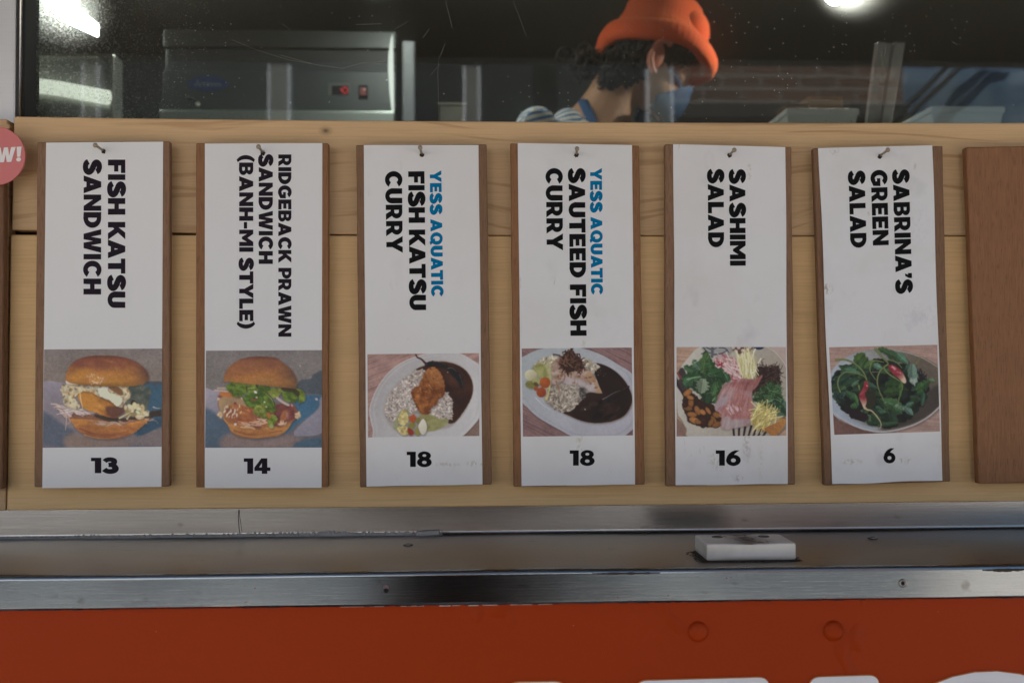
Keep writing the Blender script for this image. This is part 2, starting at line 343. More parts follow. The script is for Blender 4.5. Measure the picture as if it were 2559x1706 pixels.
def print_fish_sandwich():
    p = Print([(120, 75), (1830, 62), (1820, 1485), (100, 1500)], 1)
    p.fill(p.ramp((300, 60), (300, 560), (108, 97, 92), (106, 90, 80)))
    p.put(np.ones(p.X.shape)*.25, np.repeat((p.noise(30, 12)*60+75)[..., None], 3, 2))
    plate = [(60, 610), (450, 560), (1000, 540), (1830, 560), (1900, 700), (1900, 1560), (60, 1560)]
    p.poly(plate, p.ramp((150, 580), (700, 1400), (122, 114, 124), (102, 92, 92)))
    p.poly([(60, 980), (420, 1180), (560, 1260), (400, 1400), (420, 1560), (60, 1560)], (74, 80, 92), 60)
    p.poly([(60, 1440), (500, 1500), (1300, 1450), (1900, 1500), (1900, 1600), (60, 1600)], (88, 84, 94), 40)
    p.poly([(480, 1300), (900, 1400), (1300, 1400), (1250, 1480), (500, 1480)], (116, 96, 84), 90, k=.8)
    p.poly([(1540, 560), (1640, 540), (1850, 548), (1850, 620), (1620, 600)], (60, 66, 72), 20)
    p.poly([(1560, 590), (1700, 600), (1850, 620), (1850, 1150), (1600, 1250), (1480, 1330), (1420, 1250), (1560, 1000)], (50, 78, 96), 25)
    p.poly([(1500, 1100), (1850, 1080), (1850, 1150), (1500, 1320)], (44, 66, 84), 20)
    # lower bun
    low = [(500, 1040), (620, 1060), (1100, 1110), (1500, 1090), (1650, 1060), (1560, 1170), (1400, 1290), (1180, 1365), (1020, 1375), (820, 1350), (640, 1270), (540, 1160)]
    n = p.noise(200, 50, 3, 3)
    p.poly(low, p.mix((164, 108, 50), (124, 72, 44), (p.Y-1080)/260+(n-.5)*1.3), rough=8)
    p.line([(640, 1220), (860, 1300), (1100, 1310), (1330, 1260)], 24, (112, 56, 44), 8, k=.75, soft=16)
    p.line([(700, 1310), (850, 1350), (1040, 1362), (1250, 1320)], 16, (166, 124, 78), 6, k=.7, soft=14)
    p.poly([(480, 1010), (760, 1010), (1100, 1080), (1500, 1070), (1640, 1040), (1500, 1110), (1150, 1130), (800, 1090), (540, 1080)], (112, 74, 56), 14, rough=10)
    p.poly([(860, 1020), (1240, 1070), (1500, 1010), (1820, 950), (1830, 1030), (1500, 1080), (1200, 1130), (960, 1090)], (50, 40, 34), 16, rough=10)
    p.dabs([(700, 1080), (1100, 1130), (1640, 1070), (1600, 1120), (1150, 1180), (760, 1130)], 26, [(150, 120, 100), (130, 92, 74), (158, 110, 70), (166, 140, 124)], 46, .3, .75, 0, 60)
    # slaw
    p.poly([(300, 880), (480, 900), (820, 960), (860, 1000), (620, 1020), (560, 990), (500, 1060), (420, 1060), (340, 970)], (150, 132, 128), rough=14)
    p.strands([(300, 880), (480, 900), (820, 970), (620, 1010), (430, 1040)], 34, [(176, 160, 154), (128, 106, 100), (186, 174, 166)], 150, 9, 12, 30)
    p.line([(225, 865), (300, 870), (350, 900)], 16, (178, 160, 142), 10); p.line([(430, 990), (445, 1090), (430, 1240)], 14, (168, 146, 136), 8)
    p.line([(460, 1040), (500, 1120), (430, 1165)], 30, (150, 116, 100), 8)
    # cutlet
    fish = [(600, 690), (760, 680), (930, 750), (1080, 830), (1230, 910), (1180, 1050), (1060, 1060), (900, 1000), (700, 930), (620, 800)]
    n = p.noise(110, 60, 30, 3)
    p.poly(fish, p.mix((168, 112, 46), (118, 66, 34), (p.X-820)/420+(n-.5)*1.2), rough=10)
    p.poly([(1030, 900), (1200, 900), (1320, 900), (1260, 1010), (1120, 1060), (1020, 990)], (74, 46, 40), 40, k=.85)
    p.ell((930, 900), 60, 30, 30, (180, 130, 60), 40, .6)
    # sauce
    cream = [(400, 590), (480, 570), (640, 600), (900, 620), (1180, 610), (1340, 620), (1400, 700), (1380, 800), (1240, 880), (1180, 900), (1080, 830), (920, 760), (800, 690), (660, 690), (560, 760), (640, 900), (560, 930), (420, 880), (400, 760), (370, 670)]
    n = p.noise(60, 50, 20, 3)
    p.poly(cream, p.mix((182, 170, 136), (146, 118, 84), n*2-.7), rough=16)
    p.dabs(cream, 60, [(184, 174, 148), (178, 166, 134), (188, 180, 158), (164, 146, 112)], 30, .6, .6)
    p.dabs(cream, 40, [(118, 104, 70), (142, 106, 66), (96, 96, 78)], 20, .6, .7)
    p.poly([(1050, 620), (1180, 615), (1260, 690), (1230, 740), (1130, 690)], (110, 76, 48), 16)
    p.poly([(900, 640), (1030, 620), (1060, 690), (1240, 770), (1240, 850), (1180, 900), (1060, 810), (930, 750)], (192, 182, 156), 12, rough=12)
    p.poly([(1330, 640), (1400, 600), (1560, 590), (1660, 660), (1640, 790), (1600, 960), (1400, 960), (1300, 850), (1380, 740)], p.mix((86, 88, 74), (58, 66, 62), p.noise(70)*2-.5), 16, rough=14)
    p.poly([(1380, 810), (1440, 820), (1460, 880), (1380, 880)], (46, 36, 32), 14)
    p.dabs([(1310, 900), (1480, 880), (1600, 960), (1590, 1040), (1450, 1060), (1320, 1010)], 30, [(184, 168, 128), (170, 150, 106), (196, 186, 150), (122, 104, 72)], 44, .6, .9)
    p.line([(1210, 1070), (1300, 1020), (1390, 970)], 26, (168, 158, 118), 8); p.line([(1320, 1080), (1370, 1010)], 26, (166, 150, 112), 8)
    p.line([(1480, 1040), (1580, 1040), (1610, 1010)], 18, (188, 176, 148), 8); p.line([(1700, 910), (1740, 925), (1800, 928)], 20, (164, 152, 140), 5)
    p.line([(640, 700), (650, 790), (680, 940)], 14, (190, 172, 140), 8); p.line([(570, 750), (620, 700)], 24, (186, 168, 134), 8)
    p.line([(1680, 1100), (1740, 1110), (1770, 1160)], 10, (120, 118, 116), 5)
    # upper bun
    bun(p, [(436, 520), (445, 420), (500, 310), (600, 225), (800, 172), (1000, 168), (1180, 176), (1380, 225), (1530, 310), (1620, 420), (1630, 520), (1560, 575), (1380, 608), (1150, 610), (900, 608), (700, 595), (540, 572)], (160, 108, 46), (112, 62, 46), (64, 44, 42))
    p.ell((1060, 250), 60, 16, 10, (150, 90, 46), 20, .6); p.ell((640, 440), 150, 70, -20, (166, 112, 44), 80, .7)
    p.dabs([(740, 440), (880, 450), (1000, 500), (960, 560), (820, 590), (770, 530)], 40, [(190, 156, 128), (178, 136, 104)], 15, .6, .75)
    p.poly([(436, 525), (500, 560), (620, 590), (480, 580), (440, 570)], (176, 160, 146), 8)
    return p.done()

def print_prawn_sandwich():
    p = Print([(143, 93), (1830, 85), (1825, 1498), (133, 1500)], 2)
    p.fill(p.ramp((300, 100), (300, 700), (100, 92, 90), (106, 98, 92)))
    p.put(np.ones(p.X.shape)*.22, np.repeat((p.noise(30, 12)*60+68)[..., None], 3, 2))
    p.poly([(1830, 370), (1700, 440), (1660, 500), (1520, 520), (1440, 640), (1450, 800), (1860, 790), (1860, 350)], (64, 70, 76), 20)
    p.poly([(100, 700), (300, 680), (700, 690), (1300, 700), (1860, 740), (1900, 900), (1900, 1560), (100, 1560)], p.ramp((150, 700), (600, 1400), (132, 126, 136), (82, 80, 86)))
    p.poly([(100, 950), (400, 1080), (520, 1280), (380, 1440), (380, 1560), (100, 1560)], (64, 78, 92), 70)
    p.poly([(480, 1290), (900, 1380), (1400, 1320), (1500, 1480), (420, 1490)], (108, 92, 88), 80)
    p.poly([(1410, 1480), (1500, 1400), (1860, 1360), (1860, 1520), (1410, 1520)], (58, 78, 94), 40)
    p.poly([(1420, 760), (1620, 735), (1860, 760), (1790, 880), (1700, 1000), (1480, 1150), (1330, 1280), (1300, 1260), (1450, 1000)], (50, 82, 104), 20)
    p.poly([(1830, 760), (1790, 800), (1770, 930), (1560, 1120), (1420, 1270), (1500, 1330), (1860, 1250), (1860, 760)], (112, 108, 118), 16)
    p.ell((1745, 797), 22, 16, 30, (160, 148, 150))
    # lower bun
    low = [(430, 1050), (470, 1180), (520, 1270), (650, 1340), (820, 1362), (1000, 1355), (1200, 1320), (1320, 1240), (1400, 1120), (1440, 1040), (1000, 1100)]
    n = p.noise(200, 40, -4, 3)
    p.poly(low, p.mix((158, 108, 58), (118, 72, 40), (p.Y-1130)/260+(n-.5)*1.3))
    p.line([(560, 1250), (750, 1300), (960, 1300), (1240, 1250)], 22, (110, 60, 38), 8, k=.75, soft=18)
    p.line([(580, 1290), (800, 1340), (1000, 1335), (1240, 1280)], 14, (160, 116, 66), 8, k=.7, soft=16)
    # filling
    fill = [(330, 760), (420, 720), (640, 770), (900, 860), (1200, 860), (1400, 880), (1460, 960), (1440, 1080), (1300, 1150), (1000, 1180), (700, 1160), (480, 1120), (400, 1020), (330, 900)]
    p.poly(fill, p.mix((142, 92, 58), (116, 66, 48), p.noise(90)*2-.5), rough=12)
    p.poly([(360, 690), (470, 690), (600, 760), (420, 790), (350, 740)], (158, 96, 48), 12)
    p.poly([(340, 780), (480, 770), (680, 790), (760, 930), (600, 900), (480, 920), (400, 1040), (350, 960)], p.mix((150, 122, 84), (134, 108, 82), p.noise(120)), 16)
    p.poly([(410, 1000), (470, 900), (600, 870), (800, 940), (840, 1080), (800, 1170), (640, 1180), (500, 1120)], p.mix((160, 100, 54), (124, 68, 44), p.noise(80, 50, 20)*2-.5), 14)
    p.line([(560, 970), (700, 960), (790, 1000)], 10, (116, 58, 36), k=.8); p.line([(500, 1060), (660, 1100), (800, 1100)], 10, (118, 60, 38), k=.8)
    p.dabs([(420, 920), (560, 880), (680, 900), (600, 1060), (460, 1060)], 22, [(196, 184, 170), (186, 160, 132)], 22, .35, .85, -70, 60)
    p.poly([(1180, 880), (1330, 860), (1450, 920), (1450, 1040), (1360, 1120), (1210, 1150), (1130, 1010)], p.mix((112, 62, 52), (84, 44, 44), p.noise(70)*2-.5), 16)
    p.poly([(1250, 980), (1320, 960), (1310, 1090), (1220, 1110)], (136, 82, 50), 16)
    p.line([(1320, 1010), (1330, 1080)], 40, (140, 108, 104), 12, k=.7, soft=24)
    p.poly([(820, 1170), (880, 1150), (940, 1190), (880, 1210)], (104, 50, 48), 12); p.poly([(1140, 1160), (1230, 1160), (1200, 1190)], (104, 54, 52), 12)
    p.ell((350, 760), 30, 20, 0, (112, 58, 52), 20); p.ell((570, 855), 22, 18, 0, (116, 52, 46))
    p.strands([(580, 1140), (760, 1150), (860, 1110), (1000, 1060), (1040, 1120), (860, 1180), (740, 1220)], 30, [(174, 142, 120), (184, 158, 136), (160, 124, 98)], 110, 14, 0, 30)
    p.dabs([(1200, 1130), (1310, 1140), (1290, 1160), (1210, 1160)], 8, [(176, 144, 118)], 26, .5); p.ell((573, 1158), 20, 18, 0, (176, 176, 176))
    p.dabs([(310, 1000), (360, 990), (390, 1060), (330, 1050)], 8, [(178, 148, 112)], 26, .6); p.dabs([(1450, 1020), (1480, 990), (1510, 1040), (1450, 1080)], 8, [(178, 148, 112)], 24, .6)
    p.dabs([(316, 770), (340, 760), (335, 830), (320, 830)], 4, [(176, 150, 130)], 16, .6)
    # radish sticks
    p.line([(320, 640), (460, 640)], 34, (150, 132, 122)); p.line([(275, 668), (480, 684)], 26, (158, 138, 128)); p.line([(330, 655), (460, 660)], 6, (120, 104, 96))
    # coriander
    G = [(84, 106, 38), (100, 116, 42), (72, 96, 34), (112, 122, 50)]
    leafs = [[(440, 600), (520, 548), (700, 560), (750, 640), (700, 740), (600, 770), (530, 740), (490, 690), (450, 650)],
             [(720, 640), (760, 580), (900, 590), (890, 680), (760, 700)], [(900, 600), (1080, 620), (1060, 700), (940, 690)],
             [(1040, 690), (1100, 640), (1250, 640), (1250, 700), (1170, 780), (1060, 740)],
             [(1250, 690), (1400, 680), (1470, 720), (1470, 800), (1400, 840), (1280, 800)],
             [(1420, 650), (1540, 650), (1585, 770), (1540, 840), (1490, 860), (1480, 740)],
             [(690, 760), (860, 680), (1000, 700), (1060, 760), (1000, 880), (900, 900), (800, 925), (720, 870)],
             [(860, 900), (960, 860), (1030, 900), (1020, 1060), (900, 1050), (840, 980)],
             [(980, 760), (1080, 780), (1150, 880), (1160, 960), (1120, 990), (1020, 960)],
             [(1040, 1060), (1130, 1020), (1190, 1080), (1150, 1150), (1110, 1210), (1060, 1200), (1040, 1130)]]
    for i, l in enumerate(leafs):
        c = G[i % 4]; n = p.noise(60, 40, 30, 2)
        p.poly(l, p.mix(np.array(c)*1.1, np.array(c)*.7, n*1.8-.4), rough=20, rs=44)
        cx = np.mean([q[0] for q in l]); cy = np.mean([q[1] for q in l])
        for q in l[::2]: p.line([(cx, cy), q], 5, np.array(c)*1.22, 2, k=.5)
    p.poly([(1240, 630), (1400, 640), (1500, 690), (1480, 760), (1400, 700), (1270, 680)], (48, 40, 26), 14, k=.9)
    p.line([(880, 600), (900, 640)], 30, (40, 40, 26), 10, k=.8); p.line([(730, 620), (740, 690)], 24, (44, 54, 26), 8, k=.8); p.line([(1000, 720), (1100, 780), (1140, 870)], 14, (44, 56, 24), 8, k=.8)
    p.line([(1010, 720), (1090, 790), (1130, 890)], 9, (126, 138, 70), 5); p.line([(820, 810), (890, 800)], 36, (110, 56, 46), 14, k=.9)
    p.ell((864, 694), 26, 18, 30, (178, 176, 168)); p.ell((880, 770), 16, 14, 0, (160, 150, 130)); p.ell((993, 838), 14, 12, 0, (176, 172, 150))
    p.line([(760, 640), (860, 632)], 8, (150, 158, 120), 4); p.ell((1020, 905), 16, 10, 20, (160, 162, 130)); p.line([(660, 780), (680, 810)], 18, (178, 156, 126), 6)
    p.line([(1050, 1010), (1060, 1050)], 44, (152, 88, 44)); p.poly([(1060, 1180), (1100, 1150), (1130, 1200), (1080, 1220)], (150, 148, 100), 16, k=.7)
    p.line([(1180, 780), (1260, 840), (1340, 880)], 40, (150, 134, 124), 36); p.line([(1170, 785), (1330, 885)], 8, (176, 164, 156), k=.7); p.ell((1390, 885), 20, 14, 60, (150, 120, 110))
    bun(p, [(408, 540), (410, 460), (450, 370), (540, 280), (660, 215), (800, 186), (950, 180), (1150, 200), (1260, 270), (1380, 370), (1450, 480), (1465, 590), (1430, 640), (1260, 628), (1060, 606), (850, 582), (640, 560), (470, 540)], (146, 96, 46), (110, 66, 48), (66, 52, 48))
    p.ell((1000, 530), 180, 40, 8, (146, 102, 60), 60, .6)
    p.ell((1510, 315), 8, 8, 0, (170, 160, 140))
    return p.done()

def table(p, base, dark, ang):
    n = p.noise(500, 16, ang, 3); m = p.noise(200, 60, ang, 2)
    p.fill(p.mix(base, dark, n*1.5-.5+(m-.5)*.8))

def rice(p, pts, n, lo=(132, 119, 110), hi=(176, 166, 159)):
    p.poly(pts, lo, rough=14); p.dabs(pts, n, [hi, np.array(hi)*.95, np.array(hi)*.86, np.array(hi)*1.05, np.array(lo)*1.15], 24, .42, .92)
    p.dabs(pts, n//5, [np.array(lo)*.8, np.array(lo)*.95], 15, .6, .6)

def print_katsu_curry():
    p = Print([(105, 145), (1725, 128), (1730, 1328), (115, 1350)], 3)
    table(p, (142, 112, 104), (108, 80, 74), -22)
    p.poly([(1480, 1340), (1640, 1180), (1760, 1000), (1760, 1360)], (104, 84, 74), 10, sm=False, k=.8)
    plate = [(140, 1000), (160, 860), (260, 620), (430, 400), (640, 250), (860, 170), (1100, 125), (1400, 130), (1600, 220), (1760, 360), (1790, 700), (1740, 1020), (1640, 1170), (1480, 1330), (1300, 1450), (300, 1420), (190, 1220)]
    p.poly(plate, p.ramp((300, 400), (1500, 1300), (138, 134, 134), (166, 164, 164)))
    for t, c, w in ((1.0, (178, 176, 176), 14), (.93, (156, 152, 152), 22)):
        cx, cy = 980, 760; p.line([((x-cx)*t+cx, (y-cy)*t+cy) for x, y in plate]+[((plate[0][0]-cx)*t+cx, (plate[0][1]-cy)*t+cy)], w, c, k=.6, soft=14)
    p.poly([(350, 900), (420, 700), (640, 480), (860, 330), (1150, 240), (1400, 290), (1560, 420), (1620, 600), (1560, 900), (1400, 1120), (1200, 1290), (700, 1330), (480, 1220), (370, 1060)], (134, 128, 126), 40)
    p.poly([(1000, 1260), (1300, 1200), (1500, 1060), (1640, 900), (1560, 1180), (1400, 1330), (900, 1345)], (160, 158, 158), 40, k=.9)
    curry = [(800, 385), (860, 340), (980, 300), (1150, 255), (1300, 270), (1450, 325), (1560, 420), (1620, 540), (1632, 680), (1590, 820), (1480, 1000), (1370, 1130), (1280, 1140), (1240, 1060), (1200, 700), (1100, 520), (900, 420)]
    p.poly([(x+5, y-3) for x, y in curry], (112, 82, 46), 14)
    p.poly(curry, p.mix((54, 30, 22), (40, 22, 18), p.noise(160)*1.6-.3), 16, rough=5)
    p.ell((1330, 520), 90, 60, 40, (74, 44, 28), 90, .7)
    p.poly([(940, 300), (1000, 250), (1100, 250), (1220, 280), (1270, 320), (1260, 350), (1100, 335), (980, 330)], (26, 20, 20), 10, rough=8)
    p.poly([(1260, 350), (1340, 345), (1420, 400), (1470, 480), (1490, 580), (1470, 640), (1440, 580), (1400, 520), (1330, 440)], (22, 22, 22), 10, rough=10)
    p.line([(805, 140), (830, 190), (890, 220), (930, 260), (960, 290)], 16, (54, 34, 34), 34)
    p.line([(1270, 350), (1340, 350), (1400, 400)], 10, (92, 96, 100), 4, k=.8); p.line([(1440, 440), (1475, 540), (1480, 600)], 10, (62, 74, 72), 4, k=.8); p.line([(1060, 255), (1180, 270), (1240, 300)], 8, (84, 72, 74), 4, k=.7); p.ell((1270, 407), 8, 8, 0, (150, 140, 130))
    rice(p, [(750, 420), (830, 380), (930, 380), (960, 440), (900, 560), (960, 760), (1200, 690), (1290, 740), (1340, 840), (1340, 960), (1330, 1040), (1300, 1090), (1180, 1090), (980, 1020), (860, 980), (640, 1000), (480, 1110), (390, 1060), (365, 930), (420, 760), (560, 580), (660, 480)], 620)
    fish = [(920, 440), (980, 360), (1060, 332), (1120, 360), (1180, 440), (1220, 540), (1225, 640), (1235, 690), (1200, 770), (1140, 790), (1110, 880), (1040, 910), (1000, 1010), (930, 1020), (860, 980), (800, 850), (750, 760), (755, 660), (800, 625), (860, 590)]
    n = p.noise(46, 46, 0, 3); n2 = p.noise(120)
    p.poly(fish, p.mix((138, 82, 38), (84, 42, 20), n*1.3-.1+(n2-.5)*.8-.1), rough=14, rs=24)
    p.poly([(960, 380), (1060, 340), (1130, 390), (1200, 500), (1210, 620), (1080, 560), (1000, 520), (940, 480)], p.mix((156, 106, 62), (112, 66, 34), p.noise(22)), 40, k=.75)
    p.line([(930, 420), (1000, 560), (1060, 680), (1050, 800)], 26, (92, 48, 24), 20, k=.6, soft=24)
    p.line([(760, 700), (800, 850), (880, 980)], 30, (66, 34, 18), 20, k=.6, soft=24); p.line([(1000, 590), (1050, 660)], 20, (170, 124, 80), 8, k=.6, soft=14)
    p.dabs(fish, 120, [(164, 112, 64), (96, 52, 26), (146, 92, 46)], 11, .7, .5)
    p.poly([(480, 1200), (530, 1060), (600, 960), (680, 940), (720, 1000), (600, 1100), (560, 1240)], (126, 124, 92), 24)
    p.poly([(960, 1240), (980, 1040), (1060, 1030), (1160, 1080), (1270, 1080), (1270, 1140), (1180, 1210), (1060, 1255)], p.mix((134, 132, 84), (116, 112, 72), p.noise(50)), 14)
    p.poly([(860, 1030), (980, 1020), (1060, 1060), (980, 1110), (880, 1080)], (118, 112, 68), 24)
    for l in ([(555, 1080), (590, 990), (640, 945), (690, 1000), (700, 1110), (640, 1180), (570, 1150)], [(535, 1210), (620, 1180), (690, 1200), (705, 1280), (650, 1320), (580, 1290)]):
        p.poly(l, p.mix((176, 166, 112), (142, 122, 72), p.noise(36)*1.8-.5), 10, rough=8)
    p.poly([(706, 1050), (780, 1010), (820, 1070), (780, 1150), (720, 1110)], (146, 66, 32), 8, sm=False); p.poly([(700, 1210), (760, 1240), (780, 1290), (730, 1320), (690, 1260)], (130, 42, 28), 8)
    p.poly([(700, 1160), (750, 1120), (810, 1170), (760, 1230), (700, 1200)], (112, 108, 50), 8, sm=False); p.poly([(810, 1080), (860, 1060), (875, 1110), (830, 1150)], (108, 98, 46), 10); p.poly([(800, 1220), (850, 1200), (880, 1270), (840, 1320), (800, 1290)], (122, 116, 58), 10)
    p.poly([(845, 1190), (880, 1110), (920, 1080), (960, 1140), (968, 1230), (930, 1305), (880, 1290)], p.ramp((860, 1100), (960, 1300), (184, 178, 162), (164, 158, 144)), 8)
    return p.done()

def print_saute_curry():
    p = Print([(138, 120), (1735, 105), (1753, 1378), (157, 1397)], 4)
    table(p, (112, 86, 84), (78, 56, 56), 27)
    plate = [(100, 330), (200, 220), (430, 125), (700, 95), (1000, 115), (1300, 215), (1560, 370), (1730, 480), (1820, 700), (1820, 1150), (1700, 1330), (1500, 1420), (950, 1410), (700, 1300), (400, 1130), (230, 980), (130, 840)]
    p.poly(plate, p.ramp((300, 200), (1200, 1400), (134, 140, 142), (142, 140, 148)))
    cx, cy = 900, 720
    p.line([((x-cx)*.93+cx, (y-cy)*.93+cy) for x, y in plate[6:]], 20, (124, 124, 132), k=.5, soft=18)
    p.poly([(280, 400), (480, 250), (800, 230), (1200, 330), (1500, 480), (1700, 720), (1740, 900), (1600, 1120), (1200, 1200), (800, 1080), (480, 860), (330, 720), (210, 640)], (122, 122, 124), 30)
    p.line([(340, 830), (440, 930), (560, 1010)], 14, (170, 170, 176), 4, k=.8)
    curry = [(1190, 340), (1300, 350), (1450, 420), (1580, 530), (1680, 670), (1735, 830), (1715, 950), (1620, 1090), (1440, 1170), (1200, 1195), (1000, 1160), (830, 1090), (740, 1045), (800, 1000), (980, 900), (1100, 760), (1280, 760), (1220, 560), (1180, 430)]
    p.poly([(x+4, y+5) for x, y in curry], (104, 72, 36), 12)
    p.poly(curry, p.mix((40, 24, 18), (24, 15, 13), p.noise(200)*1.6-.3), 14)
    p.dabs([(1100, 900), (1600, 900), (1500, 1120), (1100, 1120)], 14, [(46, 32, 26), (16, 14, 14)], 60, .4, .6, -25)
    p.line([(1310, 855), (1360, 830), (1470, 765), (1570, 725)], 14, (104, 110, 116), 4, k=.8); p.line([(1400, 880), (1560, 790), (1690, 680)], 60, (20, 16, 14), 18, k=.8, soft=20); p.line([(1600, 720), (1690, 665)], 12, (52, 30, 26), 18)
    p.dabs([(1230, 450), (1350, 440), (1340, 520), (1240, 540)], 6, [(90, 84, 80)], 10, .6); p.ell((1057, 1000), 9, 9, 0, (150, 150, 150))
    rice(p, [(330, 360), (420, 290), (520, 250), (640, 250), (700, 300), (560, 420), (430, 460), (320, 430)], 120, (128, 116, 92), (170, 162, 138))
    rice(p, [(1000, 290), (1120, 290), (1200, 350), (1270, 390), (1200, 450), (1150, 480), (1080, 380)], 60, (124, 116, 98), (168, 160, 144))
    p.poly([(300, 400), (380, 340), (500, 360), (560, 420), (560, 600), (500, 560), (420, 560), (350, 470)], p.mix((138, 136, 84), (112, 112, 62), p.noise(60)*1.6-.3), 16)
    p.poly([(480, 360), (560, 330), (580, 480), (565, 640), (520, 800), (500, 840), (500, 700), (540, 560)], (146, 142, 104), 14, k=.8)
    p.ell((272, 508), 88, 82, 0, p.ramp((220, 450), (340, 580), (172, 168, 142), (140, 134, 100)))
    p.poly([(200, 620), (260, 590), (330, 620), (330, 680), (280, 700), (210, 670)], (106, 102, 50), 12); p.poly([(290, 580), (360, 540), (410, 570), (390, 640), (320, 630)], (136, 134, 86), 12); p.ell((350, 640), 40, 26, 40, (70, 62, 34), 16)
    rice(p, [(560, 660), (700, 640), (900, 640), (980, 700), (1000, 800), (960, 900), (880, 990), (780, 1040), (650, 1010), (560, 950), (480, 880), (500, 800)], 330, (112, 99, 86), (160, 151, 138))
    rice(p, [(980, 700), (1050, 690), (1070, 800), (1030, 850), (980, 780)], 24, (48, 40, 38), (92, 86, 84))
    p.poly([(475, 840), (520, 760), (540, 640), (560, 600), (550, 720), (520, 850), (500, 870)], (158, 148, 100), 10)
    p.ell((478, 615), 78, 78, 0, p.ramp((420, 560), (540, 680), (152, 76, 34), (122, 54, 26))); p.ell((350, 700), 30, 36, 40, (128, 66, 40)); p.ell((425, 755), 70, 72, 0, p.ramp((370, 700), (480, 820), (140, 64, 30), (112, 46, 24)))
    fish = [(570, 360), (640, 280), (740, 280), (900, 350), (1030, 390), (1150, 470), (1220, 560), (1250, 650), (1300, 760), (1220, 755), (1120, 740), (1060, 690), (960, 650), (800, 640), (720, 600), (600, 640), (580, 520)]
    n = p.noise(80, 60, 0, 3)
    p.poly(fish, p.mix((152, 134, 124), (118, 92, 76), n*1.7-.4), 12)
    p.poly([(720, 540), (900, 560), (960, 560), (1080, 620), (1220, 620), (1240, 700), (1150, 740), (1060, 690), (950, 650), (800, 640)], p.mix((156, 148, 150), (134, 124, 124), p.noise(70)), 40, k=.9)
    p.poly([(1130, 470), (1200, 560), (1290, 740), (1300, 770), (1230, 740), (1180, 620), (1060, 500)], (140, 108, 74), 16, k=.8)
    p.line([(940, 480), (910, 560), (910, 640)], 14, (112, 92, 86), 10, k=.7); p.line([(950, 560), (960, 640)], 8, (120, 106, 106), k=.7); p.line([(1060, 690), (1080, 640), (1200, 640)], 10, (116, 100, 98), k=.5)
    p.dabs(fish, 26, [(118, 76, 46), (104, 64, 40), (134, 92, 62)], 20, .5, .6)
    for a, b in (((690, 460), (770, 540)), ((760, 520), (690, 640))): p.line([a, ((a[0]+b[0])/2+30, (a[1]+b[1])/2), b], 9, (96, 62, 46), 6)
    p.line([(640, 600), (670, 680), (690, 750)], 22, (122, 88, 68), 12); p.line([(700, 700), (660, 640)], 10, (130, 96, 76), 6)
    on = [(720, 250), (800, 170), (860, 160), (940, 230), (1000, 300), (1040, 360), (1000, 440), (880, 450), (800, 480), (740, 440), (700, 340)]
    p.poly(on, (44, 28, 22), 16, rough=14); p.strands(on, 90, [(76, 48, 36), (36, 22, 18), (96, 64, 48), (54, 34, 26)], 130, 15, 60, 70, .9, .5)
    p.line([(830, 150), (870, 200), (900, 260)], 16, (72, 44, 34), 10); p.line([(600, 210), (660, 215), (730, 250)], 20, (50, 32, 28), 12); p.line([(1030, 360), (1060, 330), (1100, 320), (1080, 295), (1040, 310)], 11, (80, 46, 32), 9); p.line([(940, 230), (1000, 290)], 26, (54, 34, 28), 12)
    p.line([(980, 520), (1020, 450), (1010, 420)], 9, (86, 54, 42), 6)
    return p.done()

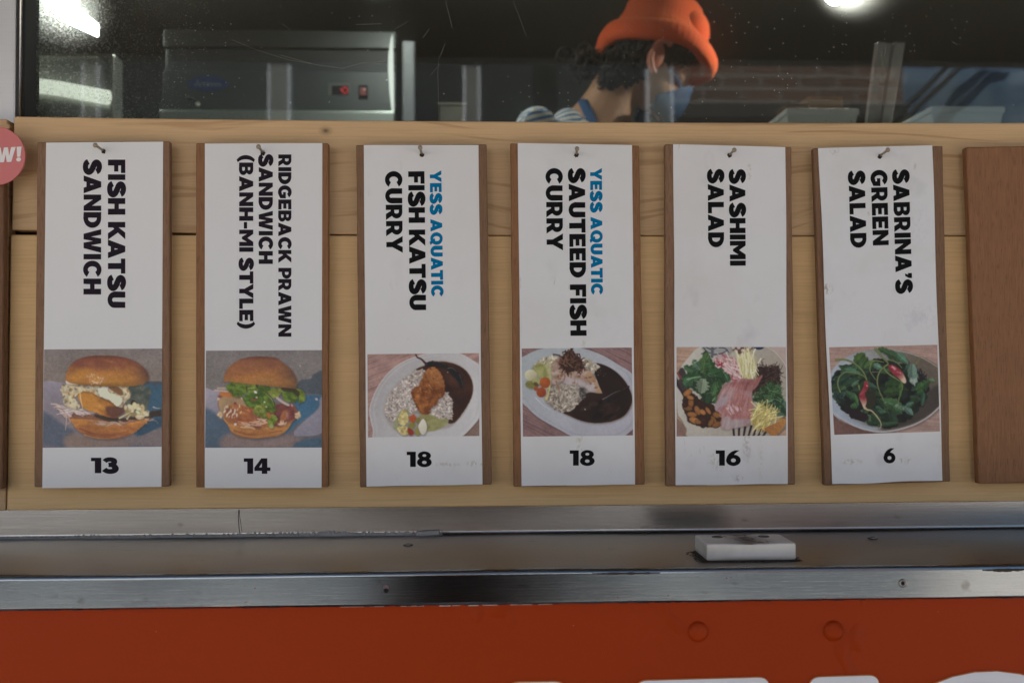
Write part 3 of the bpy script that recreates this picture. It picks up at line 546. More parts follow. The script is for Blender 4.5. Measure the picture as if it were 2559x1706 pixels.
def print_sashimi():
    p = Print([(178, 98), (1765, 98), (1772, 1383), (180, 1393)], 5)
    table(p, (152, 124, 104), (120, 96, 84), 2)
    p.poly([(100, 1050), (500, 1400), (100, 1450)], (112, 86, 76), 10, sm=False, k=.9); p.poly([(1450, 60), (1800, 60), (1800, 420)], (148, 134, 130), 10, sm=False, k=.8)
    plate = [(170, 600), (240, 400), (380, 220), (520, 100), (900, 40), (1300, 60), (1480, 95), (1600, 170), (1700, 280), (1770, 400), (1800, 700), (1800, 1150), (1650, 1360), (1500, 1450), (430, 1420), (320, 1280), (250, 1150), (190, 1040)]
    p.poly(plate, p.ramp((300, 300), (1500, 700), (158, 154, 144), (132, 124, 112)))
    p.line(plate[-6:]+plate[:1], 16, (120, 100, 78), k=.7); p.line(plate[6:11], 14, (166, 158, 148), k=.8)
    p.poly([(560, 95), (960, 95), (950, 180), (860, 230), (740, 210), (640, 180)], (126, 124, 124), 12)
    for l in ([(570, 110), (640, 180), (720, 180)], [(720, 210), (840, 190), (920, 140)], [(800, 110), (880, 120), (940, 180)], [(600, 100), (700, 140), (760, 110)]): p.line(l, 16, (40, 38, 44), 8)
    p.line([(700, 100), (695, 240)], 40, (74, 78, 80))
    p.poly([(960, 98), (1290, 98), (1250, 180), (1080, 200), (1000, 150)], (76, 48, 42), 8, sm=False)
    for x, y in [(1040, 160), (1140, 150), (1080, 110), (1210, 140), (1000, 110), (1190, 190), (1140, 205), (1240, 105)]: p.ell((x, y), 27, 24, 0, (156, 146, 134))
    p.ell((1370, 98), 78, 42, 0, (30, 38, 62)); p.line([(540, 200), (580, 190), (560, 230)], 12, (36, 40, 44))
    p.poly([(170, 620), (210, 450), (270, 400), (330, 520), (360, 760), (260, 760)], (54, 44, 46), 14); p.line([(200, 480), (250, 560)], 30, (110, 54, 40)); p.line([(210, 560), (180, 500)], 30, (140, 130, 126)); p.line([(175, 600), (320, 860)], 30, (42, 30, 32))
    for i in range(7):
        x = 1000+i*82; p.line([(x+i*6, 1240), (x+14-i*14, 1400)], 34, (32, 26, 30), 26)
    p.poly([(1400, 1300), (1560, 1220), (1720, 1100), (1775, 1100), (1740, 1240), (1620, 1380), (1540, 1370), (1500, 1330)], p.ramp((1400, 1300), (1750, 1150), (126, 78, 40), (152, 104, 54)), 10)
    p.line([(1420, 1280), (1560, 1210), (1680, 1160)], 14, (150, 132, 110), 8)
    # dark seaweed
    sw = [(1290, 400), (1400, 380), (1560, 390), (1660, 400), (1680, 560), (1690, 680), (1560, 700), (1400, 740), (1280, 760), (1330, 560)]
    p.poly(sw, (34, 24, 22), 20, rough=20); p.strands(sw, 110, [(54, 36, 30), (24, 17, 17), (72, 50, 42), (42, 28, 26)], 150, 9, -30, 70, .9, .6)
    for l in ([(1290, 390), (1330, 340), (1400, 360)], [(1420, 360), (1410, 300), (1450, 270)], [(1660, 420), (1670, 340)], [(1680, 510), (1760, 545)], [(1480, 400), (1560, 370), (1640, 400)]): p.line(l, 9, (56, 36, 32), 5)
    # radish
    rd = [(730, 290), (800, 230), (960, 240), (1060, 300), (1080, 420), (1120, 540), (1020, 600), (900, 480), (740, 420)]
    p.poly(rd, (142, 108, 106), 16, rough=20); p.strands(rd, 80, [(172, 152, 150), (146, 92, 96), (182, 168, 164), (120, 40, 52), (160, 126, 126)], 120, 14, 50, 45)
    p.line([(780, 370), (880, 320)], 20, (124, 28, 42), 10); p.line([(720, 380), (740, 300)], 14, (132, 44, 56), 8); p.line([(880, 340), (1000, 450), (1110, 550)], 40, (178, 160, 156), 26); p.line([(900, 360), (1080, 520)], 8, (118, 50, 60), 4, k=.7); p.line([(900, 180), (940, 260), (1000, 340)], 12, (182, 172, 166), 8)
    # daikon
    dk = [(1050, 240), (1150, 200), (1260, 200), (1330, 280), (1340, 420), (1300, 540), (1200, 580), (1120, 500)]
    p.poly(dk, (154, 146, 106), 16, rough=16); p.strands(dk, 80, [(176, 170, 136), (148, 138, 94), (186, 182, 152), (166, 158, 112)], 210, 13, 82, 16, .9, .12)
    for l in ([(1320, 130), (1280, 230), (1260, 330)], [(1210, 190), (1230, 300)], [(1050, 170), (1090, 260)], [(1160, 215), (1180, 300)], [(1400, 270), (1360, 340)], [(1270, 480), (1330, 430)]): p.line(l, 22, (182, 178, 152), 12)
    # greens
    gm = [(300, 540), (420, 420), (560, 220), (620, 180), (700, 330), (760, 440), (860, 470), (950, 560), (900, 610), (820, 640), (800, 800), (740, 910), (600, 930), (520, 800), (380, 700), (270, 660), (260, 560)]
    p.poly(gm, (32, 50, 34), 16, rough=30, rs=50)
    for a, b, w, c in [((560, 480), (620, 180), 90, (56, 82, 42)), ((520, 430), (420, 290), 70, (70, 96, 74)), ((700, 480), (650, 260), 70, (44, 74, 40)), ((480, 480), (290, 380), 70, (54, 84, 54)), ((520, 520), (260, 560), 90, (46, 78, 46)), ((300, 640), (400, 560), 90, (58, 90, 60)), ((640, 500), (860, 430), 80, (42, 72, 42)), ((760, 520), (960, 560), 90, (36, 66, 38)), ((780, 560), (780, 800), 80, (38, 66, 34)), ((700, 700), (740, 900), 70, (52, 78, 44)), ((620, 760), (600, 930), 80, (34, 56, 34)), ((560, 560), (560, 760), 110, (88, 108, 88)), ((760, 600), (700, 800), 60, (60, 90, 52)), ((860, 480), (930, 600), 60, (46, 76, 50))]:
        p.leaf(a, b, w, np.array(c), np.array(c)*1.5, 7, .35)
    p.strands(gm, 50, [(96, 124, 92), (60, 92, 54), (24, 38, 26), (78, 108, 76)], 120, 7, 60, 80, .7)
    for l in ([(440, 330), (520, 280)], [(330, 570), (440, 540), (540, 530)], [(700, 880), (740, 830)]): p.line(l, 12, (132, 150, 122), 6)
    p.leaf((570, 560), (540, 770), 105, (104, 118, 96), (150, 158, 134), 9, .45)
    # almonds
    p.poly([(270, 900), (300, 720), (400, 760), (560, 880), (700, 960), (820, 1060), (820, 1200), (640, 1260), (380, 1200), (300, 1040)], (42, 26, 20), 16, rough=16)
    for (x, y, rx, ry, a) in [(340, 760, 70, 42, -35), (390, 900, 40, 74, 0), (345, 985, 66, 34, 10), (485, 1015, 72, 38, 65), (405, 1075, 72, 38, 8), (560, 1040, 50, 34, 40), (440, 1160, 80, 44, 20), (560, 1180, 56, 84, 0), (640, 1020, 60, 26, 55), (760, 1080, 56, 44, 20), (820, 1090, 40, 26, 30), (720, 1150, 62, 26, 55), (680, 1190, 64, 34, -60), (760, 1220, 66, 40, -25), (490, 1180, 50, 32, 20), (380, 830, 56, 30, 20), (300, 930, 40, 40, 0), (690, 970, 40, 44, 0)]:
        c = np.array((44, 24, 20)) if (x, y) in ((560, 1180), (690, 970), (300, 930)) else np.array((118, 76, 40))*(.75+.35*p.r.random())
        p.ell((x+5, y+7), rx, ry, a, (34, 20, 16)); p.ell((x, y), rx, ry, a, c); p.ell((x, y-3), rx*.7, ry*.62, a, c*1.14, 14)
    # dill
    dl = [(1290, 860), (1380, 720), (1480, 640), (1560, 600), (1680, 670), (1710, 820), (1770, 920), (1770, 1060), (1640, 1080), (1480, 960), (1340, 900)]
    p.poly(dl, (30, 46, 28), 20, rough=24)
    p.strands(dl, 130, [(56, 88, 48), (36, 62, 34), (82, 112, 74), (46, 76, 40), (98, 126, 100)], 120, 8, 30, 80, .85, .4)
    p.dabs([(1500, 920), (1760, 900), (1770, 1060), (1620, 1080)], 30, [(28, 50, 34), (40, 66, 44), (66, 92, 74)], 40, .6, .8)
    # sashimi slices
    sl = [(800, 760), (870, 650), (1000, 600), (1150, 550), (1300, 570), (1415, 505), (1400, 570), (1320, 690), (1270, 760), (1280, 900), (1280, 1060), (1260, 1180), (1200, 1240), (1000, 1270), (880, 1290), (820, 1240), (830, 1080), (740, 1010), (760, 880)]
    n = p.noise(36, 300, 28, 3); n2 = p.noise(150)
    p.poly(sl, p.mix((148, 126, 126), (122, 74, 72), n*1.5-.2+(n2-.5)*1.1), 12, rough=8)
    p.poly([(1000, 610), (1300, 570), (1415, 505), (1330, 680), (1240, 740), (1000, 680)], p.mix((132, 84, 78), (112, 62, 60), n*2-.5), 40, k=.8)
    p.poly([(740, 1010), (780, 860), (980, 800), (1040, 820), (940, 920), (820, 960)], (136, 124, 130), 24, k=.85)
    p.poly([(960, 820), (1100, 780), (1270, 860), (1270, 1080), (1100, 1140), (900, 1080), (880, 960)], p.mix((144, 96, 88), (120, 68, 66), p.noise(40, 260, 10)*1.8-.4), 40, k=.7)
    p.poly([(830, 1230), (860, 1120), (1040, 1150), (1240, 1140), (1260, 1200), (1060, 1270), (880, 1290)], p.mix((148, 140, 138), (118, 100, 102), p.noise(40, 200, 12)), 30, k=.75)
    for i in range(26):
        x = 880+i*16; p.line([(x, 640+120*p.r.random()), (x-60+30*p.r.random(), 800+220*p.r.random())], 8, (164, 136, 134), 3, k=.35)
    p.dabs([(880, 960), (1000, 920), (1130, 1020), (1060, 1090), (940, 1050)], 26, [(186, 160, 162), (176, 150, 150)], 26, .35, .7, 70, 40)
    # ginger threads
    gg = [(1330, 960), (1440, 930), (1560, 1020), (1640, 1090), (1560, 1180), (1460, 1260), (1320, 1260), (1270, 1180), (1310, 1040)]
    p.poly(gg, (126, 112, 60), 20, rough=20); p.strands(gg, 120, [(172, 160, 100), (148, 132, 76), (186, 176, 122), (132, 116, 62)], 190, 12, -45, 45, .9, .12)
    for l in ([(1260, 890), (1330, 960), (1420, 1040)], [(1500, 870), (1480, 980)], [(1720, 1100), (1600, 1120), (1500, 1130)], [(1630, 1040), (1500, 1060)], [(1260, 1160), (1400, 1040)], [(1290, 1300), (1400, 1180)], [(1340, 900), (1400, 1000)]): p.line(l, 14, (186, 174, 120), 8)
    return p.done()

def print_green_salad():
    p = Print([(185, 102), (1755, 65), (1795, 1322), (262, 1370)], 6)
    table(p, (140, 114, 104), (112, 90, 82), 3)
    p.poly([(150, 950), (330, 1160), (700, 1310), (900, 1345), (250, 1400)], (84, 58, 52), 20, sm=False, k=.9)
    bowl = [(205, 560), (225, 450), (360, 300), (560, 190), (800, 140), (1080, 133), (1300, 165), (1540, 250), (1760, 380), (1850, 600), (1800, 960), (1640, 1110), (1420, 1240), (1150, 1320), (900, 1335), (640, 1280), (420, 1180), (240, 1060), (200, 800)]
    p.poly(bowl, p.ramp((250, 500), (1500, 600), (132, 140, 148), (84, 76, 66)))
    inner = [(225, 560), (300, 420), (560, 230), (860, 165), (1080, 158), (1400, 220), (1640, 330), (1770, 470), (1790, 700), (1780, 940), (1560, 1130), (1200, 1260), (900, 1270), (640, 1210), (420, 1080), (280, 900), (230, 720)]
    p.poly(inner, p.ramp((400, 300), (1400, 500), (140, 146, 152), (78, 70, 60)), 20)
    p.poly([(1150, 900), (1500, 800), (1790, 640), (1785, 940), (1560, 1130), (1200, 1260), (940, 1270)], (52, 46, 42), 60)
    p.poly([(230, 720), (240, 900), (420, 1080), (640, 1210), (900, 1280), (700, 1290), (420, 1180), (240, 1040), (205, 800)], (124, 136, 150), 20, k=.8)
    p.line([(225, 1020), (420, 1160), (640, 1265), (900, 1320), (1150, 1300), (1420, 1220), (1640, 1095), (1800, 950)], 20, (148, 144, 142), 24, soft=12); p.line([(1100, 142), (1320, 180), (1560, 270), (1760, 390)], 12, (140, 134, 126), 8)
    mass = [(230, 580), (330, 430), (560, 330), (700, 330), (900, 260), (1100, 300), (1300, 380), (1460, 420), (1550, 520), (1640, 650), (1600, 800), (1540, 930), (1440, 1060), (1250, 1200), (1000, 1260), (800, 1220), (620, 1150), (440, 1060), (300, 900), (240, 760)]
    p.poly(mass, p.mix((24, 34, 26), (12, 14, 14), p.noise(90)*1.8-.4), 20, rough=34, rs=60)
    GC = [(34, 54, 30), (28, 46, 32), (42, 64, 38), (24, 40, 26), (50, 74, 50), (38, 60, 44)]
    for q in p.inside([(x*.93+70, y*.93+50) for x, y in mass], 70):
        a_ = p.r.random()*6.28; L_ = 60+80*p.r.random(); d_ = np.array([np.cos(a_), np.sin(a_)*.8])*L_
        c = np.array(GC[p.r.integers(6)])*(.75+.5*p.r.random()); p.leaf(q-d_, q+d_, L_*.55, c, c*1.4, 6, .25)
    p.poly([(420, 960), (700, 1040), (760, 1130), (660, 1170), (500, 1110)], (26, 18, 22), 20, rough=24); p.poly([(720, 740), (860, 760), (840, 960), (740, 980)], (34, 34, 22), 30)
    L = [((560, 320), (700, 190), 120, (46, 66, 30)), ((620, 430), (740, 250), 110, (40, 60, 32)), ((700, 400), (850, 300), 90, (50, 72, 38)), ((360, 480), (560, 380), 90, (36, 56, 38)), ((420, 420), (640, 480), 80, (48, 76, 56)), ((300, 620), (480, 520), 110, (26, 46, 34)), ((420, 650), (600, 560), 90, (28, 48, 34)), ((240, 820), (400, 760), 80, (26, 44, 34)), ((900, 120), (1080, 180), 70, (44, 66, 34)), ((980, 160), (1340, 320), 110, (40, 62, 38)), ((1180, 200), (1330, 340), 80, (56, 84, 66)), ((840, 350), (950, 410), 80, (64, 90, 74)), ((700, 600), (880, 690), 60, (40, 62, 48)), ((1000, 640), (1230, 650), 150, (28, 48, 22)), ((980, 760), (1240, 720), 110, (34, 52, 26)), ((1240, 580), (1210, 830), 46, (48, 74, 36)), ((1450, 720), (1640, 580), 110, (38, 64, 32)), ((1460, 760), (1560, 740), 60, (34, 60, 30)), ((1560, 760), (1530, 950), 60, (36, 60, 46)), ((980, 880), (1250, 980), 150, (46, 72, 40)), ((1060, 900), (1240, 1060), 120, (40, 64, 38)), ((1280, 960), (1400, 1080), 80, (64, 88, 78)), ((1300, 950), (1410, 900), 60, (50, 76, 62)), ((430, 740), (600, 860), 80, (36, 62, 38)), ((500, 960), (620, 930), 80, (40, 68, 38)), ((560, 780), (610, 930), 44, (46, 74, 40)), ((900, 1020), (1010, 1040), 50, (44, 72, 54)), ((740, 1200), (1000, 1190), 60, (24, 42, 28)), ((900, 1230), (1190, 1190), 60, (34, 56, 36)), ((1640, 570), (1720, 590), 40, (60, 84, 56)), ((1300, 380), (1400, 420), 60, (36, 62, 50)), ((520, 660), (620, 580), 50, (50, 74, 54)), ((1200, 700), (1260, 640), 60, (42, 66, 32)), ((860, 960), (960, 1000), 50, (38, 62, 46))]
    for a, b, w, c in L:
        c = np.array(c)*1.12; p.leaf(a, b, w*.62, c, c*1.5, 7, .22)
        m = (np.array(a)+b)/2; p.ell(m+p.r.normal(0, 14, 2), w*.3, w*.16, p.r.random()*180, c*1.35, 24, .5)
    p.dabs([(980, 900), (1240, 960), (1250, 1000), (1100, 920)], 26, [(112, 130, 112), (78, 104, 76)], 22, .5, .6)
    p.leaf((1400, 350), (1400, 640), 80, (84, 108, 94), (128, 146, 128), 7, .2); p.dabs([(1360, 560), (1470, 560), (1440, 640), (1390, 640)], 16, [(136, 146, 138)], 20, .5, .7)
    p.dabs([(260, 740), (420, 760), (380, 900), (280, 880)], 26, [(20, 34, 30), (30, 48, 42), (44, 62, 54)], 26, .5, .8)
    p.strands([(1470, 430), (1600, 500), (1560, 600), (1500, 560)], 26, [(26, 24, 30), (18, 18, 22)], 70, 9, 60, 80, .9, .6)
    st = (94, 104, 62)
    for l, w in (([(290, 290), (420, 285), (560, 340), (660, 430), (720, 530), (735, 590)], 26), ([(350, 750), (315, 640), (340, 530), (440, 460), (580, 480), (690, 520), (730, 580)], 22), ([(860, 130), (940, 230), (1040, 330)], 34), ([(1040, 350), (930, 440), (885, 580), (910, 720), (980, 870)], 26), ([(980, 400), (1040, 480), (1160, 560), (1240, 620), (1245, 720)], 24), ([(800, 330), (780, 440), (860, 570)], 18), ([(1050, 285), (1160, 320), (1240, 400)], 18), ([(1440, 350), (1500, 260), (1500, 245)], 14), ([(1200, 830), (1190, 930)], 16), ([(790, 300), (880, 300), (980, 320)], 22), ([(620, 660), (630, 720)], 26)):
        p.line(l, w+4, (60, 72, 40), w*.6); p.line(l, w*.7, st, w*.4)
    p.line([(810, 462), (900, 458)], 10, (126, 112, 104), 6)
    p.ell((298, 285), 22, 14, 30, (96, 100, 60))
    def radish(pts, ax0, ax1):
        n = p.noise(40, 26, 50)
        a, b = np.array(ax0, float), np.array(ax1, float); d = b-a; t = ((p.X-a[0])*d[0]+(p.Y-a[1])*d[1])/(d@d)
        c1 = p.mix((108, 26, 36), (126, 52, 56), n*1.2-.2); w = np.clip((t-.55)/.3, 0, 1)[..., None]
        p.poly(pts, c1*(1-w)+np.array((168, 146, 124))*w, 8)
    radish([(1045, 400), (1066, 355), (1140, 370), (1230, 440), (1280, 520), (1305, 600), (1270, 625), (1200, 560), (1110, 490)], (1050, 370), (1290, 610))
    p.dabs([(1080, 370), (1200, 430), (1230, 500), (1150, 450)], 14, [(186, 130, 132), (170, 96, 100)], 16, .5, .7, 40, 30)
    radish([(700, 600), (740, 600), (760, 650), (740, 720), (705, 770), (730, 850), (730, 910), (715, 950), (725, 990), (760, 1000), (700, 1000), (660, 920), (630, 850), (630, 770), (680, 690)], (725, 600), (700, 1010))
    p.line([(700, 960), (740, 1005), (800, 1020), (870, 1090), (930, 1180), (940, 1240), (920, 1275)], 26, (150, 138, 104), 8)
    p.line([(650, 780), (690, 740)], 14, (168, 90, 96), 6, k=.7); p.ell((735, 660), 12, 8, 40, (190, 130, 132))
    return p.done()
PRINTS = [print_fish_sandwich, print_prawn_sandwich, print_katsu_curry, print_saute_curry, print_sashimi, print_green_salad]
# ------------------------------------------------------------------ heavy sans lettering (cap height 1)
class Strip(list): pass
def arc(cx, cy, rx, ry, a0, a1, n=14):
    return [(cx+rx*math.cos(R_(a0+(a1-a0)*i/n)), cy+ry*math.sin(R_(a0+(a1-a0)*i/n))) for i in range(n+1)]
def spl(p, n=6):
    p = np.array(p, float); out = []
    for i in range(len(p)-1):
        a, b, c, d = p[max(i-1, 0)], p[i], p[i+1], p[min(i+2, len(p)-1)]
        for t in np.arange(n)/n: out.append(.5*(2*b+(c-a)*t+(2*a-5*b+4*c-d)*t*t+(3*b-3*c+d-a)*t**3))
    out.append(p[-1]); return np.array(out)
def stroke(p, w0, w1=None):
    p = spl(p); w1 = w1 or w0; d = np.gradient(p, axis=0); d /= np.linalg.norm(d, axis=1)[:, None]; nn = np.stack([-d[:, 1], d[:, 0]], 1)
    w = np.interp(np.linspace(0, 1, len(p)), [0, .5, 1], [w0, w1, w0])[:, None]/2
    return Strip(tuple(x) for x in np.vstack([p+nn*w, (p-nn*w)[::-1]]))
def ell_(cx, cy, rx, ry, n=36): return arc(cx, cy, rx, ry, 0, 360*(n-1)/n, n-1)
_S = stroke([(.625, .735), (.56, .84), (.40, .905), (.23, .875), (.145, .755), (.20, .63), (.38, .535), (.56, .43), (.635, .285), (.555, .14), (.38, .09), (.19, .125), (.095, .265)], .232, .272)
def _GL():
    G = {}
    G['I'] = (.25, [[[(0, 0), (.25, 0), (.25, 1), (0, 1)]]])
    G['H'] = (.80, [[[(0, 0), (.25, 0), (.265, .385), (.535, .385), (.535, 0), (.8, 0), (.8, 1), (.535, 1), (.535, .615), (.265, .615), (.265, 1), (0, 1)]]])
    G['F'] = (.64, [[[(0, 0), (.265, 0), (.265, .365), (.57, .365), (.57, .585), (.265, .585), (.265, .775), (.64, .775), (.64, 1), (0, 1)]]])
    G['E'] = (.66, [[[(0, 0), (.66, 0), (.66, .22), (.265, .22), (.265, .395), (.6, .395), (.6, .605), (.265, .605), (.265, .78), (.65, .78), (.65, 1), (0, 1)]]])
    G['L'] = (.60, [[[(0, 0), (.6, 0), (.6, .225), (.265, .225), (.265, 1), (0, 1)]]])
    G['T'] = (.72, [[[(.227, 0), (.493, 0), (.493, .775), (.72, .775), (.72, 1), (0, 1), (0, .775), (.227, .775)]]])
    G['A'] = (.90, [[[(0, 0), (.265, 0), (.315, .165), (.585, .165), (.635, 0), (.9, 0), (.585, 1), (.315, 1)], [(.39, .365), (.51, .365), (.45, .61)]]])
    G['K'] = (.84, [[[(0, 0), (.25, 0), (.25, .28), (.335, .385), (.56, 0), (.85, 0), (.505, .575), (.83, 1), (.53, 1), (.25, .60), (.25, 1), (0, 1)]]])
    G['N'] = (.82, [[[(0, 0), (.24, 0), (.24, .55), (.59, 0), (.82, 0), (.82, 1), (.58, 1), (.58, .45), (.23, 1), (0, 1)]]])
    G['M'] = (.98, [[[(0, 0), (.235, 0), (.235, .56), (.44, .20), (.54, .20), (.745, .56), (.745, 0), (.98, 0), (.98, 1), (.745, 1), (.49, .56), (.235, 1), (0, 1)]]])
    G['W'] = (1.2, [[[(0, 1), (.26, 1), (.375, .41), (.485, 1), (.715, 1), (.825, .41), (.94, 1), (1.2, 1), (.965, 0), (.70, 0), (.6, .54), (.5, 0), (.235, 0)][::-1]]])
    G['Y'] = (.86, [[[(0, 1), (.285, 1), (.43, .645), (.575, 1), (.86, 1), (.555, .37), (.555, 0), (.305, 0), (.305, .37)][::-1]]])
    G['U'] = (.78, [[[(0, 1), (0, .37)]+arc(.39, .37, .39, .395, 180, 360)+[(.78, 1), (.515, 1), (.515, .37)]+arc(.39, .37, .125, .155, 360, 180)+[(.265, 1)]]])
    G['C'] = (.84, [[arc(.45, .5, .45, .525, 38, 322, 26)+arc(.45, .5, .185, .28, 316, 44, 22)]])
    G['G'] = (.88, [[arc(.45, .5, .45, .525, 40, 300, 26)+[(.86, .14), (.88, .56), (.47, .56), (.47, .38), (.635, .38), (.635, .25)]+arc(.45, .5, .185, .28, 300, 46, 20)]])
    G['D'] = (.80, [[[(0, 0), (.32, 0)]+arc(.32, .5, .48, .5, -90, 90)+[(0, 1)], [(.265, .225), (.31, .225)]+arc(.31, .5, .22, .275, -90, 90)+[(.265, .775)]]])
    G['B'] = (.74, [[[(0, 0), (.44, 0)]+arc(.44, .285, .30, .285, -90, 62)+arc(.42, .745, .285, .255, -50, 90)+[(0, 1)], [(.25, .185), (.41, .185)]+arc(.41, .30, .10, .115, -90, 90)+[(.25, .415)], [(.25, .60), (.39, .60)]+arc(.39, .705, .09, .105, -90, 90)+[(.25, .81)]]])
    G['P'] = (.72, [[[(0, 0), (.25, 0), (.25, .29), (.38, .29)]+arc(.38, .645, .34, .355, -90, 90)+[(0, 1)], [(.25, .485), (.37, .485)]+arc(.37, .645, .115, .16, -90, 90)+[(.25, .805)]]])
    G['R'] = (.78, [[[(0, 0), (.25, 0), (.25, .30), (.33, .30), (.49, 0), (.78, 0), (.575, .36)]+arc(.39, .655, .325, .345, -45, 90)+[(0, 1)], [(.25, .49), (.37, .49)]+arc(.37, .65, .11, .16, -90, 90)+[(.25, .81)]]])
    G['S'] = (.74, [[_S]])
    G['O'] = (.92, [[ell_(.46, .5, .46, .525), ell_(.46, .5, .21, .31)[::-1]]])
    G['Q'] = (.93, [[ell_(.46, .5, .46, .525), ell_(.46, .5, .21, .31)[::-1]], [[(.44, .30), (.60, .38), (.92, -.02), (.72, -.10)]]])
    G['-'] = (.38, [[[(0, .34), (.38, .34), (.38, .55), (0, .55)]]])
    G['('] = (.36, [[arc(.52, .47, .52, .74, 118, 242, 14)+arc(.60, .47, .37, .68, 238, 122, 14)]])
    G[')'] = (.36, [[[(.36-x, y) for x, y in arc(.52, .47, .52, .74, 118, 242, 14)+arc(.60, .47, .37, .68, 238, 122, 14)][::-1]]])
    G["'"] = (.25, [[[(.0, .78), (.10, .78), (.02, .60), (.13, .60), (.25, .82), (.25, 1), (0, 1)]]])
    G['!'] = (.27, [[[(.05, .32), (.22, .32), (.27, 1), (0, 1)]], [ell_(.135, .12, .135, .13, 20)]])
    G['1'] = (.48, [[[(.19, 0), (.48, 0), (.48, 1), (0, 1), (0, .80), (.19, .80)]]])
    G['3'] = (.74, [[stroke([(.08, .77), (.20, .88), (.37, .905), (.53, .85), (.56, .71), (.46, .585), (.28, .545)], .21, .23)], [stroke([(.28, .545), (.50, .51), (.625, .31), (.55, .155), (.37, .10), (.19, .13), (.055, .25)], .23, .27)]])
    G['4'] = (.84, [[[(.40, 0), (.67, 0), (.67, .19), (.84, .19), (.84, .395), (.67, .395), (.67, 1), (.37, 1), (0, .40), (0, .19), (.40, .19)], [(.40, .395), (.40, .73), (.215, .395)]]])
    G['6'] = (.80, [[ell_(.40, .345, .40, .365), ell_(.40, .34, .155, .145)[::-1]], [[(.02, .42), (.06, .60), (.17, .78), (.31, .91), (.50, 1), (.72, 1), (.58, .90), (.45, .77), (.37, .64), (.28, .50)][::-1]]])
    G['8'] = (.80, [[ell_(.40, .295, .40, .315), ell_(.40, .29, .145, .125)[::-1]], [ell_(.40, .745, .355, .275), ell_(.40, .755, .125, .105)[::-1]]])
    return G
def bolder(G, d):
    out = {}
    for ch, (w, pieces) in G.items():
        P2 = []
        for loops in pieces:
            L2 = []
            for li, l in enumerate(loops):
                p = np.array(l, float); n = len(p)
                if isinstance(l, Strip):
                    q = p[::-1]; v = p-q; v /= np.linalg.norm(v, axis=1)[:, None]+1e-9; p2 = p+v*d
                else:
                    a, b = p-np.roll(p, 1, 0), np.roll(p, -1, 0)-p; a /= np.linalg.norm(a, axis=1)[:, None]+1e-9; b /= np.linalg.norm(b, axis=1)[:, None]+1e-9
                    na, nb = np.stack([a[:, 1], -a[:, 0]], 1), np.stack([b[:, 1], -b[:, 0]], 1)
                    area = .5*np.sum(p[:, 0]*np.roll(p[:, 1], -1)-np.roll(p[:, 0], -1)*p[:, 1]); s = np.sign(area)*(1 if li == 0 else -1)
                    m = na+nb; k = np.clip(2/np.maximum((m*m).sum(1), .6), 0, 2.2)[:, None]; p2 = p+m*k*.5*2*d*s/1.0*.5
                p2[:, 0] += d; p2[:, 1] = (p2[:, 1]+d)/(1+2*d); L2.append(type(l)(tuple(x) for x in p2))
            P2.append(L2)
        out[ch] = (w+2*d, P2)
    return out
GL = bolder(_GL(), .033)
def layout(text, gap=.035, space=.33):
    """-> list of (loops, layer) in text space, total width"""
    x = 0; out = []
    for i, ch in enumerate(text):
        if ch == ' ': x += space-gap; continue
        w, pieces = GL[ch]
        for k, loops in enumerate(pieces): out.append(([type(l)((px+x, py) for px, py in l) for l in loops], k))
        x += w+gap
        if text[i:i+2] in ('AT', 'AY', 'RY', 'TA', 'AW', 'WA', 'KA', 'LY', 'TY', 'YL', 'CK', 'PR'): x -= .05
    return out, x-gap
def lettering(name, text, fn, mat, parent, label=None):
    """fn(u along 0..1, v cap 0..1, lift) -> world point"""
    pieces, w = layout(text); vs, fs = [], []
    for loops, k in pieces:
        pts = [[Vector((a, b, 0)) for a, b in l] for l in loops]
        flat = [q for l in pts for q in l]; base = len(vs)
        vs += [fn(q.x/w, q.y, k*.00006) for q in flat]
        n2 = len(flat)
        if isinstance(loops[0], Strip):
            fs += [(base+i, base+i+1, base+n2-2-i, base+n2-1-i) for i in range(n2//2-1)]
        else:
         for t in geometry.tessellate_polygon(pts):
            fs.append(tuple(base+i for i in t))
    o = mesh(name, vs, fs, mat, parent)
    bm = bmesh.new(); bm.from_mesh(o.data)
    for f in bm.faces:
        if f.normal.y > 0: f.normal_flip()
    bm.to_mesh(o.data); bm.free()
    if label: o['label'] = label
    return o
# ------------------------------------------------------------------ ground and street
asph = plain('asphalt', (.06, .06, .062, 1), .9, var=.3, scale=30, bump=.4)
conc = plain('concrete', (.46, .42, .365, 1), .85, var=.18, scale=6, bump=.2)
tag(mesh('ground', [(-60, -60, 0), (60, -60, 0), (60, 60, 0), (-60, 60, 0)], [(0, 1, 2, 3)], asph), None, kind='structure')
tag(box('pavement', (-40, -4.86, .004), (40, -.6, .13), conc, bev=.01), None, kind='structure')

# ------------------------------------------------------------------ the food truck
truck = root('food_truck', (0, 1.15, 0), 'red food truck with a steel serving counter under a long kitchen window', 'food truck')
UP_Y = .006
Z_SH = at(1280, 1333, UP_Y).z                       # shelf height
FR = on_z(1280, 1424, Z_SH); Y_FR = FR.y             # shelf's front edge
Z_LIP = at(1280, 1509, Y_FR).z
Y_RED = Y_FR+.007
Z_UP = at(1280, 1258, UP_Y).z+.006
XL, XR = -3.0, 3.0

